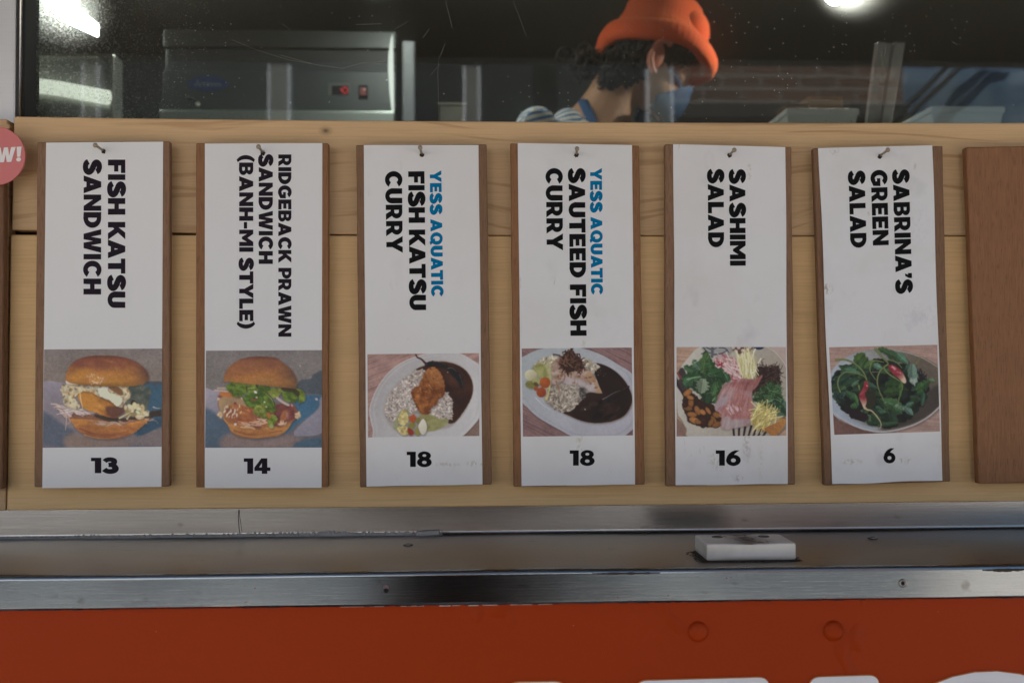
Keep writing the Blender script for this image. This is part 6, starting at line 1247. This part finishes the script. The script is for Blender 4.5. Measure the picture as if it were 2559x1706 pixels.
A_, B_ = mir(1333, 250, 4.1), mir(1393, 250, 4.1); r = root('black_post', ((A_.x+B_.x)/2, A_.y-.05, .13), 'plain black post mirrored between the posts left of the person', 'post')
box('shaft', (A_.x, A_.y-.10, .13), (B_.x, A_.y, 3.0), BLACK, r, .004); box('base_plate', (A_.x-.04, A_.y-.14, .1305), (B_.x+.04, A_.y+.04, .142), BLACK, r)
# ------------------------------------------------------------------ people
def skin_body(nodes, edges, sub=2):
    """nodes: name -> (pos, radius); edges: pairs; first node is the root; returns evaluated verts/faces"""
    names = list(nodes); idx = {n: i for i, n in enumerate(names)}
    me = bpy.data.meshes.new('rig'); me.from_pydata([tuple(nodes[n][0]) for n in names], [(idx[a_], idx[b_]) for a_, b_ in edges], []); o = bpy.data.objects.new('rig', me); COL.objects.link(o)
    o.modifiers.new('s', 'SKIN'); sv = me.skin_vertices[0].data
    for n, i in idx.items():
        r = nodes[n][1]; sv[i].radius = r if isinstance(r, tuple) else (r, r); sv[i].use_root = (i == 0)
    m = o.modifiers.new('ss', 'SUBSURF'); m.levels = m.render_levels = sub
    ev = o.evaluated_get(bpy.context.evaluated_depsgraph_get()); me2 = bpy.data.meshes.new_from_object(ev)
    vs = [v.co.copy() for v in me2.vertices]; fs = [tuple(p.vertices) for p in me2.polygons]
    bpy.data.objects.remove(o); bpy.data.meshes.remove(me2); return vs, fs
def remesh(vs, fs, size, smooth=3):
    me = bpy.data.meshes.new('rm'); me.from_pydata([tuple(v) for v in vs], [], fs); o = bpy.data.objects.new('rm', me); COL.objects.link(o)
    m = o.modifiers.new('r', 'REMESH'); m.mode = 'VOXEL'; m.voxel_size = size
    m = o.modifiers.new('sm', 'SMOOTH'); m.iterations = smooth; m.factor = .5
    ev = o.evaluated_get(bpy.context.evaluated_depsgraph_get()); me2 = bpy.data.meshes.new_from_object(ev)
    v2 = [v.co.copy() for v in me2.vertices]; f2 = [tuple(p.vertices) for p in me2.polygons]; bpy.data.objects.remove(o); bpy.data.meshes.remove(me2); return v2, f2
def ellip(c, ax, rad, n=20, m=14):
    vs, fs = [], []
    for j in range(m+1):
        t = math.pi*j/m
        for i in range(n):
            p = 2*math.pi*i/n; l = (math.sin(t)*math.cos(p)*rad[0], math.sin(t)*math.sin(p)*rad[1], math.cos(t)*rad[2]); vs.append(c+ax[0]*l[0]+ax[1]*l[1]+ax[2]*l[2])
    for j in range(m):
        for i in range(n): fs.append((j*n+i, j*n+(i+1) % n, (j+1)*n+(i+1) % n, (j+1)*n+i))
    return vs, fs
def merge(*parts):
    V, Fc = [], []
    for vs, fs in parts: b = len(V); V += vs; Fc += [tuple(b+i for i in f) for f in fs]
    return V, Fc
def head_parts(o, Fv, Lv, U):
    A = (Fv, Lv, U); P = lambda f, l, u: o+Fv*f+Lv*l+U*u; out = []
    out.append(ellip(P(-.004, 0, .040), A, (.098, .074, .094)))        # cranium
    out.append(ellip(P(.038, 0, -.040), A, (.058, .055, .070)))        # face and jaw
    out.append(ellip(P(.076, 0, -.098), A, (.020, .024, .018)))        # chin
    out.append(ellip(P(.072, 0, .045), A, (.022, .052, .018)))         # brow
    out.append(ellip(P(.096, 0, .006), A, (.012, .011, .026)))         # nose bridge
    out.append(ellip(P(.106, 0, -.018), A, (.017, .015, .012)))        # nose tip
    out.append(ellip(P(.086, 0, -.055), A, (.012, .024, .012)))        # lips
    for s in (-1, 1):
        out.append(ellip(P(.066, s*.036, -.012), A, (.024, .022, .022)))   # cheek
        out.append(ellip(P(.074, s*.032, .022), A, (.014, .015, .011)))    # eye
    return out
def ear(o, Fv, Lv, U, s):
    bm = bmesh.new(); c = o+Lv*(s*.087)
    pts = [c+Fv*(.004-.019*math.sin(t)*(1.0 if t < 2.2 else .8))+U*(.002+.031*math.cos(t)*(1 if t < 1.57 else 1.05))+Lv*(s*(.006+.004*math.sin(t))) for t in np.linspace(-.5, 3.3, 16)]
    bm_tube(bm, pts, .0065, 8)
    v, f = ellip(c-Fv*.004, (Fv, Lv, U), (.015, .006, .027)); b = [bm.verts.new(p) for p in v]
    for q in f:
        q2 = list(dict.fromkeys(q))
        try: bm.faces.new([b[i] for i in q2])
        except ValueError: pass
    vs = [v.co.copy() for v in bm.verts]; bm.verts.index_update(); fs = [tuple(v.index for v in f.verts) for f in bm.faces]; bm.free(); return vs, fs
def hand(o, D, Pn, s=1, curl=.5):
    """palm at o pointing along D, palm normal Pn; five bent fingers grown from it"""
    D = D.normalized(); X = D.cross(Pn).normalized()*s; nodes = {'w': (o-D*.03, .022), 'p': (o+D*.03, (.036, .014)), 'k': (o+D*.075, (.038, .012))}; parts = [skin_body(nodes, [('w', 'p'), ('p', 'k')], 2)]
    for i, (x, L) in enumerate(((-.030, .068), (-.010, .078), (.010, .074), (.029, .058))):
        p = o+D*.070+X*x; n = {}; e = []; d = D.copy(); 
        for j in range(4):
            n['f%d' % j] = (p.copy(), .0092-.0010*j); 
            if j: e.append(('f%d' % (j-1), 'f%d' % j))
            p = p+d*L/3; d = (d*math.cos(curl)+Pn*math.sin(curl)).normalized()
        parts.append(skin_body(n, e, 1))
    p = o+D*.01-X*.028; t1 = p+(D*.7-X).normalized()*.035; t2 = t1+(D+Pn*.6).normalized()*.028; t3 = t2+(D+Pn*.9+X*.2).normalized()*.02
    parts.append(skin_body({'a': (p, .013), 'b': (t1, .0105), 'c': (t2, .0095), 'd': (t3, .008)}, [('a', 'b'), ('b', 'c'), ('c', 'd')], 1)); return merge(*parts)
SKIN = N('skin'); f = SKIN.noise(60); SKIN.p(Base_Color=SKIN.mix(f, (.44, .225, .125, 1), (.52, .28, .16, 1)), Roughness=.5, Subsurface_Weight=.05); SKIN = SKIN.m

# --- cook in the kitchen
PY = 1.42
def pq(x, y, Y=PY): return at(1280+x/4.356, y/4.356, Y)
pit, yaw = R_(24), R_(8)
Fv = Vector((math.cos(pit)*math.cos(yaw), math.cos(pit)*math.sin(yaw), -math.sin(pit))); Lv = Vector((-math.sin(yaw), math.cos(yaw), 0)); U = Fv.cross(Lv).normalized()
HO = pq(1572, 650, PY-.088)+Lv*.088+U*.024
nb = pq(960, 1390, PY+.01)                      # base of the neck
nk = [HO+U*-.03-Fv*.045, (HO+U*-.055-Fv*.05).lerp(nb, .45), nb]
ch = nb+Vector((-.13, .02, -.20)); wa = ch+Vector((-.12, .01, -.24)); pv = Vector((wa.x-.02, PY+.03, 1.16))
ns = nb+Vector((-.145, -.18, -.022)); fs_ = nb+Vector((-.02, .20, -.085))
el_n = ns+Vector((.10, -.04, -.27)); wr_n = el_n+Vector((.24, .02, -.05)); el_f = fs_+Vector((.10, .05, -.27)); wr_f = el_f+Vector((.24, -.06, -.03))
nodes = {'pv': (pv, (.15, .13)), 'wa': (wa, (.135, .12)), 'ch': (ch, (.155, .125)), 'nb': (nb, .088), 'nm': (nk[1], .060), 'tz': (pq(720, 1460, PY-.03), .085), 'nt': (nk[0], .062),
         'sn': (ns-Vector((0, 0, .03)), .055), 'en': (el_n, .046), 'wn': (wr_n, .030), 'sf': (fs_, .062), 'ef': (el_f, .046), 'wf': (wr_f, .030)}
edges = [('ch', 'tz'), ('pv', 'wa'), ('wa', 'ch'), ('ch', 'nb'), ('nb', 'nm'), ('nm', 'nt'), ('ch', 'sn'), ('sn', 'en'), ('en', 'wn'), ('ch', 'sf'), ('sf', 'ef'), ('ef', 'wf')]
for s, k in ((-1, 'n'), (1, 'f')):
    nodes['h'+k] = (Vector((pv.x, pv.y+s*.095, pv.z-.06)), .092); nodes['k'+k] = (Vector((pv.x+.05, pv.y+s*.10, ZF+.42)), .062); nodes['a'+k] = (Vector((pv.x-.02, pv.y+s*.10, ZF+.085)), .042); nodes['t'+k] = (Vector((pv.x+.13, pv.y+s*.11, ZF+.04)), .036)
    edges += [('pv', 'h'+k), ('h'+k, 'k'+k), ('k'+k, 'a'+k), ('a'+k, 't'+k)]
V, Fc = merge(skin_body(nodes, edges), *head_parts(HO, Fv, Lv, U), hand(wr_n+Vector((.03, 0, 0)), Vector((1, .1, -.25)), Vector((0, .2, -1)), 1), hand(wr_f+Vector((.03, 0, 0)), Vector((1, -.1, -.25)), Vector((0, -.2, -1)), -1))
V, Fc = remesh(V, Fc, .0065, 2)
cook = root('person', (pv.x, PY, ZF), 'person in an orange knit hat and blue face mask bending over inside the kitchen', 'person')
mesh('body', V, Fc, SKIN, cook, True)
BVH = BVHTree.FromPolygons(V, Fc)
EARM = plain('ear_skin', (.56, .20, .13, 1), .5, var=.1)
for s in (-1, 1): mesh('ear', *ear(HO-U*.020, Fv*1.25, Lv*1.06, U*1.22, s), EARM, cook, True)
# striped shirt: a shell over trunk, shoulders and upper arms
sn_ = {k: (p, tuple(x+.016 for x in (r if isinstance(r, tuple) else (r, r)))) for k, (p, r) in nodes.items() if k in ('pv', 'wa', 'ch', 'sn', 'sf', 'en', 'ef')}
sn_['nb2'] = (pq(600, 1375, PY-.03), .094); sn_['sn'] = (ns+Vector((-.005, 0, -.016)), .094); sn_['en'] = (ns.lerp(el_n, .8), .062); sn_['ef'] = (fs_.lerp(el_f, .8), .062); sn_['pv'] = (wa.lerp(pv, .5), (.155, .14))
XYZ = (Vector((1, 0, 0)), Vector((0, 1, 0)), Vector((0, 0, 1)))
sv_, sf_ = remesh(*merge(skin_body(sn_, [('pv', 'wa'), ('wa', 'ch'), ('ch', 'nb2'), ('ch', 'sn'), ('sn', 'en'), ('ch', 'sf'), ('sf', 'ef')]),
    ellip(pq(265, 1535, PY-.16), XYZ, (.055, .075, .075)), ellip(pq(600, 1480, PY-.07), XYZ, (.045, .075, .062)), ellip(pq(420, 1700, PY-.05), XYZ, (.11, .17, .075)), ellip(fs_, XYZ, (.075, .075, .08))), .007, 3)
rn = random.Random(2)
a = N('striped_cotton'); w = a.t.nodes.new('ShaderNodeTexWave'); w.wave_type = 'BANDS'; w.bands_direction = 'Z'; a.set(w.inputs['Vector'], a.mapv((1, 1, 1), rot=(R_(10), R_(14), 0))); w.inputs['Scale'].default_value = 22; w.inputs['Distortion'].default_value = 1.4; w.inputs['Detail'].default_value = 1; w.inputs['Detail Scale'].default_value = .6
a.p(Base_Color=a.mix(a.ramp(w.outputs['Fac'], [(0, 0), (.42, 0), (.52, 1), (1, 1)]), (.06, .17, .34, 1), (.72, .66, .58, 1)), Roughness=.85); a.bump(a.noise(12), .4, .01)
shirt = mesh('striped_shirt', sv_, sf_, a.m, cook, True); SB = BVHTree.FromPolygons(sv_, sf_)
def onto(p, off, trees=None):
    d = (p-CAM).normalized(); best = None
    for t in trees or (BVH, SB):
        h = t.ray_cast(CAM+d*1.4, d, 2.5)
        if h[0] is not None and (best is None or (h[0]-CAM).length < (best-CAM).length): best = h[0]
    return (best-d*off) if best is not None else None
def ribbon(name, pts, w, mat, off=.004, trees=None, th=.002):
    P = []
    for x, y in spl(pts, 5):
        q = onto(pq(x, y), off, trees); 
        if q is not None: P.append((q, Vector((x, y))))
    vs, fs = [], []
    for i, (q, s2) in enumerate(P):
        d = (P[min(i+1, len(P)-1)][0]-P[max(i-1, 0)][0]).normalized(); nrm = (CAM-q).normalized(); sd_ = d.cross(nrm).normalized()
        for a_, b_ in ((-.5, 0), (.5, 0), (.5, -th), (-.5, -th)): vs.append(q+sd_*w*a_+nrm*b_)
    for i in range(len(P)-1):
        for k in range(4): fs.append((i*4+k, i*4+(k+1) % 4, i*4+4+(k+1) % 4, i*4+4+k))
    fs += [(0, 1, 2, 3), tuple(len(vs)-4+k for k in (3, 2, 1, 0))]; return mesh(name, vs, fs, mat, cook, True)
BLU = plain('blue_cotton', (.018, .075, .20, 1), .85, var=.2, scale=90); MSK = plain('mask_blue', (.006, .042, .105, 1), .85, var=.2, scale=120)
ribbon('apron_strap', [(748, 1055), (782, 1130), (822, 1220), (868, 1330), (900, 1440), (915, 1530)], .0225, BLU, .005)
# mask: a cloth shell over nose, mouth and jaw, looped behind the ears
vs, fs = [], []; na, ne = 30, 16
for j in range(ne+1):
    t = j/ne
    for i in range(na+1):
        az = R_(-88+176*i/na); c_ = math.cos(az); s_ = math.sin(az); edge = abs(az)/R_(88)
        top = .0-.088*edge**1.15; bot = -.132+.010*edge**2; u = top+(bot-top)*t
        bul = math.sin(math.pi*min(1, t*.9+.1))**.6
        rf = .056+.030*bul+.012*(1-t)*max(0, c_)**6; rl_ = .056+.012*bul
        q = HO+Fv*(.034+rf*c_)+Lv*(rl_*s_)+U*u
        h = BVH.find_nearest(q)
        if h[0] is not None and (q-h[0]).dot(h[1]) < .004: q = h[0]+h[1]*.005
        vs.append(q)
for j in range(ne):
    for i in range(na): fs.append((j*(na+1)+i, j*(na+1)+i+1, (j+1)*(na+1)+i+1, (j+1)*(na+1)+i))
o = mesh('face_mask', vs, fs, MSK, cook, True); md = o.modifiers.new('t', 'SOLIDIFY'); md.thickness = .003; md.offset = 1
ribbon('mask_strap', [(1640, 560), (1690, 640), (1740, 760), (1790, 880), (1830, 980)], .014, BLU, .004, (BVH,))
# hat
HC = pq(1545, 680, PY+.005); e1 = Vector((math.cos(R_(12.5)), .05, -math.sin(R_(12.5)))).normalized(); e2 = Vector((0, math.cos(R_(14)), -math.sin(R_(14)))); e2 = (e2-e1*e2.dot(e1)).normalized(); ax = e1.cross(e2).normalized()
def hat_ring(prof, n=240, seed=0):
    vs, fs = [], []
    for j, (r, h, sl) in enumerate(prof):
        for i in range(n):
            p = 2*math.pi*i/n; wob = 1+.018*math.sin(3*p+seed+j*.2)+.014*math.sin(5*p+1+seed+j*.15)+.0035*math.sin(60*p)
            ex = sl
            vs.append(HC+e1*(r*1.06*math.cos(p)*wob+ex)+e2*(r*.90*math.sin(p)*wob)+ax*(h+(.006*math.sin(2*p+1) if h > .06 else .003*math.sin(4*p))))
    m = len(prof)
    for j in range(m-1):
        for i in range(n): fs.append((j*n+i, j*n+(i+1) % n, (j+1)*n+(i+1) % n, (j+1)*n+i))
    return vs, fs
a = N('orange_wool'); ri = a.t.nodes.new('ShaderNodeTexWave'); ri.wave_type = 'RINGS'; ri.rings_direction = 'Z'
fz = a.noise(260, None, 3); a.p(Base_Color=a.mix(a.noise(9), (.70, .075, .020, 1), (.80, .115, .026, 1)), Roughness=.95, Sheen_Weight=.5, Sheen_Tint=(1, .35, .12, 1)); a.bump(fz, .5, .002); WOOL = a.m
v_, f_ = hat_ring([(.104, .030, 0), (.104, .006, 0), (.112, -.006, 0), (.124, -.008, 0), (.134, .000, 0), (.1385, .014, 0), (.137, .028, 0), (.131, .040, 0), (.122, .047, 0), (.112, .048, 0), (.106, .042, 0)])
mesh('hat_cuff', v_, f_, WOOL, cook, True)
v_, f_ = hat_ring([(.110, .030, 0), (.112, .046, 0), (.108, .060, .001), (.102, .075, .002), (.096, .090, .003), (.092, .105, .004), (.089, .125, .005), (.082, .148, .006), (.068, .165, .008), (.046, .177, .010), (.025, .182, .011), (.001, .183, .012)], seed=1.3)
v2, f2 = ellip(HC+e1*.064+ax*.088, (e1, e2, ax), (.056, .075, .060)); b_ = len(v_); 
mesh('hat_crown', v_+v2, f_+[tuple(b_+i for i in f) for f in f2], WOOL, cook, True)
# dark curly hair under the hat
HAIR = plain('dark_hair', (.012, .009, .008, 1), .6, var=.4, scale=200)
bm = bmesh.new(); rn = random.Random(12)
def curl(c, r, n=9):
    a0 = rn.random()*6.28; d1 = Vector((rn.gauss(0, 1), rn.gauss(0, 1), rn.gauss(0, 1))).normalized(); d2 = d1.orthogonal().normalized(); d3 = d1.cross(d2)
    bm_tube(bm, [c+(d2*math.cos(a0+t*.75)+d3*math.sin(a0+t*.75))*r+d1*(t-4)*r*.22 for t in range(n)], r*.24, 5)
poly_ = [(1040, 520), (1250, 450), (1500, 470), (1640, 500), (1490, 560), (1470, 700), (1420, 830), (1240, 880), (1060, 930), (980, 930), (980, 860), (1020, 760), (1020, 640)]
def inpoly(x, y, P):
    c = False
    for (ax_, ay), (bx_, by) in zip(P, P[1:]+P[:1]):
        if (ay > y) != (by > y) and x < (bx_-ax_)*(y-ay)/(by-ay)+ax_: c = not c
    return c
k = 0
while k < 420:
    x, y = rn.uniform(860, 1660), rn.uniform(400, 970)
    if not inpoly(x, y, poly_): continue
    k += 1; q = onto(pq(x, y), rn.uniform(.0, .014), (BVH,))
    if q is None: q = pq(x, y, PY+rn.uniform(-.03, .05))
    curl(q, rn.uniform(.008, .015))
for i in range(150): curl(pq(rn.gauss(840, 110), rn.gauss(690, 60), PY+rn.gauss(.03, .03)), rn.uniform(.008, .015))
front = [(1650, 470), (1800, 450), (1920, 520), (2010, 640), (1960, 690), (1850, 680), (1790, 740), (1730, 700), (1680, 610)]; k = 0
while k < 230:                                       # in front of the ear, under the cuff
    x, y = rn.uniform(1640, 2020), rn.uniform(440, 750)
    if not inpoly(x, y, front): continue
    k += 1; q = onto(pq(x, y), rn.uniform(.002, .012), (BVH,))
    if q is not None: curl(q, rn.uniform(.006, .011))
for i in range(240):                                 # far side of the head
    t = rn.uniform(.5, 2.6); q = HO+Lv*.078*math.sin(t)-Fv*.085*math.cos(t-1.2)+U*rn.uniform(-.05, .06); curl(q, rn.uniform(.008, .014))
bm_obj('curly_hair', bm, HAIR, cook, True)
# trousers and shoes below the counter line
tv = {'w': (wa.lerp(pv, .55), (.152, .136)), 'p': (pv, (.162, .142))}; te = [('w', 'p')]
for s in 'nf': tv['h'+s] = (nodes['h'+s][0], .104); tv['k'+s] = (nodes['k'+s][0], .076); tv['a'+s] = (nodes['a'+s][0]+Vector((0, 0, .02)), .06); te += [('p', 'h'+s), ('h'+s, 'k'+s), ('k'+s, 'a'+s)]
mesh('trousers', *skin_body(tv, te), plain('navy_cloth', (.03, .035, .05, 1), .9), cook, True)
for s in 'nf':
    v_, f_ = skin_body({'a': (nodes['a'+s][0]-Vector((.03, 0, .04)), .048), 'b': (nodes['t'+s][0]-Vector((0, 0, 0)), .045), 'c': (nodes['t'+s][0]+Vector((.06, 0, -.004)), .038)}, [('a', 'b'), ('b', 'c')]); mesh('shoe', v_, f_, DARK, cook, True)

# --- photographer, seen only as the dark shape mirrored in the steel lip and glass
px_, py_ = -.02, -1.30
N3 = {'pv': (Vector((px_, py_, .98)), (.15, .12)), 'wa': (Vector((px_, py_, 1.12)), (.14, .115)), 'ch': (Vector((px_, py_-.01, 1.30)), (.165, .125)), 'nb': (Vector((px_, py_, 1.46)), .07), 'nt': (Vector((px_, py_+.02, 1.56)), .056)}
E3 = [('pv', 'wa'), ('wa', 'ch'), ('ch', 'nb'), ('nb', 'nt')]
for s, k in ((-1, 'l'), (1, 'r')):
    N3['s'+k] = (Vector((px_+s*.185, py_, 1.40)), .062); N3['e'+k] = (Vector((px_+s*.22, py_+.06, 1.20)), .046); N3['w'+k] = (Vector((px_+s*.075, py_+.25, 1.41)), .030)
    N3['h'+k] = (Vector((px_+s*.095, py_, .90)), .09); N3['k'+k] = (Vector((px_+s*.11, py_+.01, .56)), .06); N3['a'+k] = (Vector((px_+s*.115, py_-.02, .225)), .042); N3['t'+k] = (Vector((px_+s*.13, py_+.13, .175)), .036)
    E3 += [('ch', 's'+k), ('s'+k, 'e'+k), ('e'+k, 'w'+k), ('pv', 'h'+k), ('h'+k, 'k'+k), ('k'+k, 'a'+k), ('a'+k, 't'+k)]
hf, hl, hu = Vector((0, 1, 0)), Vector((-1, 0, 0)), Vector((0, 0, 1)); ho = Vector((px_, py_+.05, 1.62))
hands = [hand(N3['w'+k][0]+Vector((-s*.01, .02, .02)), Vector((-s*.35, .4, .8)), Vector((-s*.9, .1, -.2)), s, .4) for s, k in ((-1, 'l'), (1, 'r'))]
V3, F3 = merge(skin_body(N3, E3), *head_parts(ho, hf, hl, hu), ear(ho, hf, hl, hu, -1), ear(ho, hf, hl, hu, 1), *hands); V3, F3 = remesh(V3, F3, .008, 2)
man = root('person', (px_, py_, .13), 'photographer in dark clothes standing outside, mirrored in the steel counter lip', 'person')
mesh('body', V3, F3, SKIN, man, True)
DK = plain('dark_coat', (.014, .014, .018, 1), .9)
cn = {k: (p, tuple(x+.016 for x in (r if isinstance(r, tuple) else (r, r)))) for k, (p, r) in N3.items() if k in ('pv', 'wa', 'ch', 'sl', 'sr', 'el', 'er', 'wl', 'wr')}
cn['nb'] = (N3['nb'][0]-Vector((0, 0, .05)), .085)
for k in 'lr': cn['w'+k] = (N3['e'+k][0].lerp(N3['w'+k][0], .88), .044)
mesh('dark_jacket', *skin_body(cn, [('pv', 'wa'), ('wa', 'ch'), ('ch', 'nb'), ('ch', 'sl'), ('sl', 'el'), ('el', 'wl'), ('ch', 'sr'), ('sr', 'er'), ('er', 'wr')]), DK, man, True)
tv = {'p': (N3['pv'][0]+Vector((0, 0, -.02)), (.16, .13))}; te = []
for s in 'lr': tv['h'+s] = (N3['h'+s][0], .1); tv['k'+s] = (N3['k'+s][0], .073); tv['a'+s] = (N3['a'+s][0], .056); te += [('p', 'h'+s), ('h'+s, 'k'+s), ('k'+s, 'a'+s)]
mesh('dark_trousers', *skin_body(tv, te), DK, man, True)
for s in 'lr':
    v_, f_ = skin_body({'a': (N3['a'+s][0]-Vector((0, .03, .045)), .048), 'b': (N3['t'+s][0], .045), 'c': (N3['t'+s][0]+Vector((0, .06, -.003)), .038)}, [('a', 'b'), ('b', 'c')]); mesh('shoe', v_, f_, DARK, man, True)
v_, f_ = ellip(ho+Vector((0, -.012, .055)), (hf, hl, hu), (.104, .082, .094)); mesh('short_hair', v_, f_, HAIR, man, True)
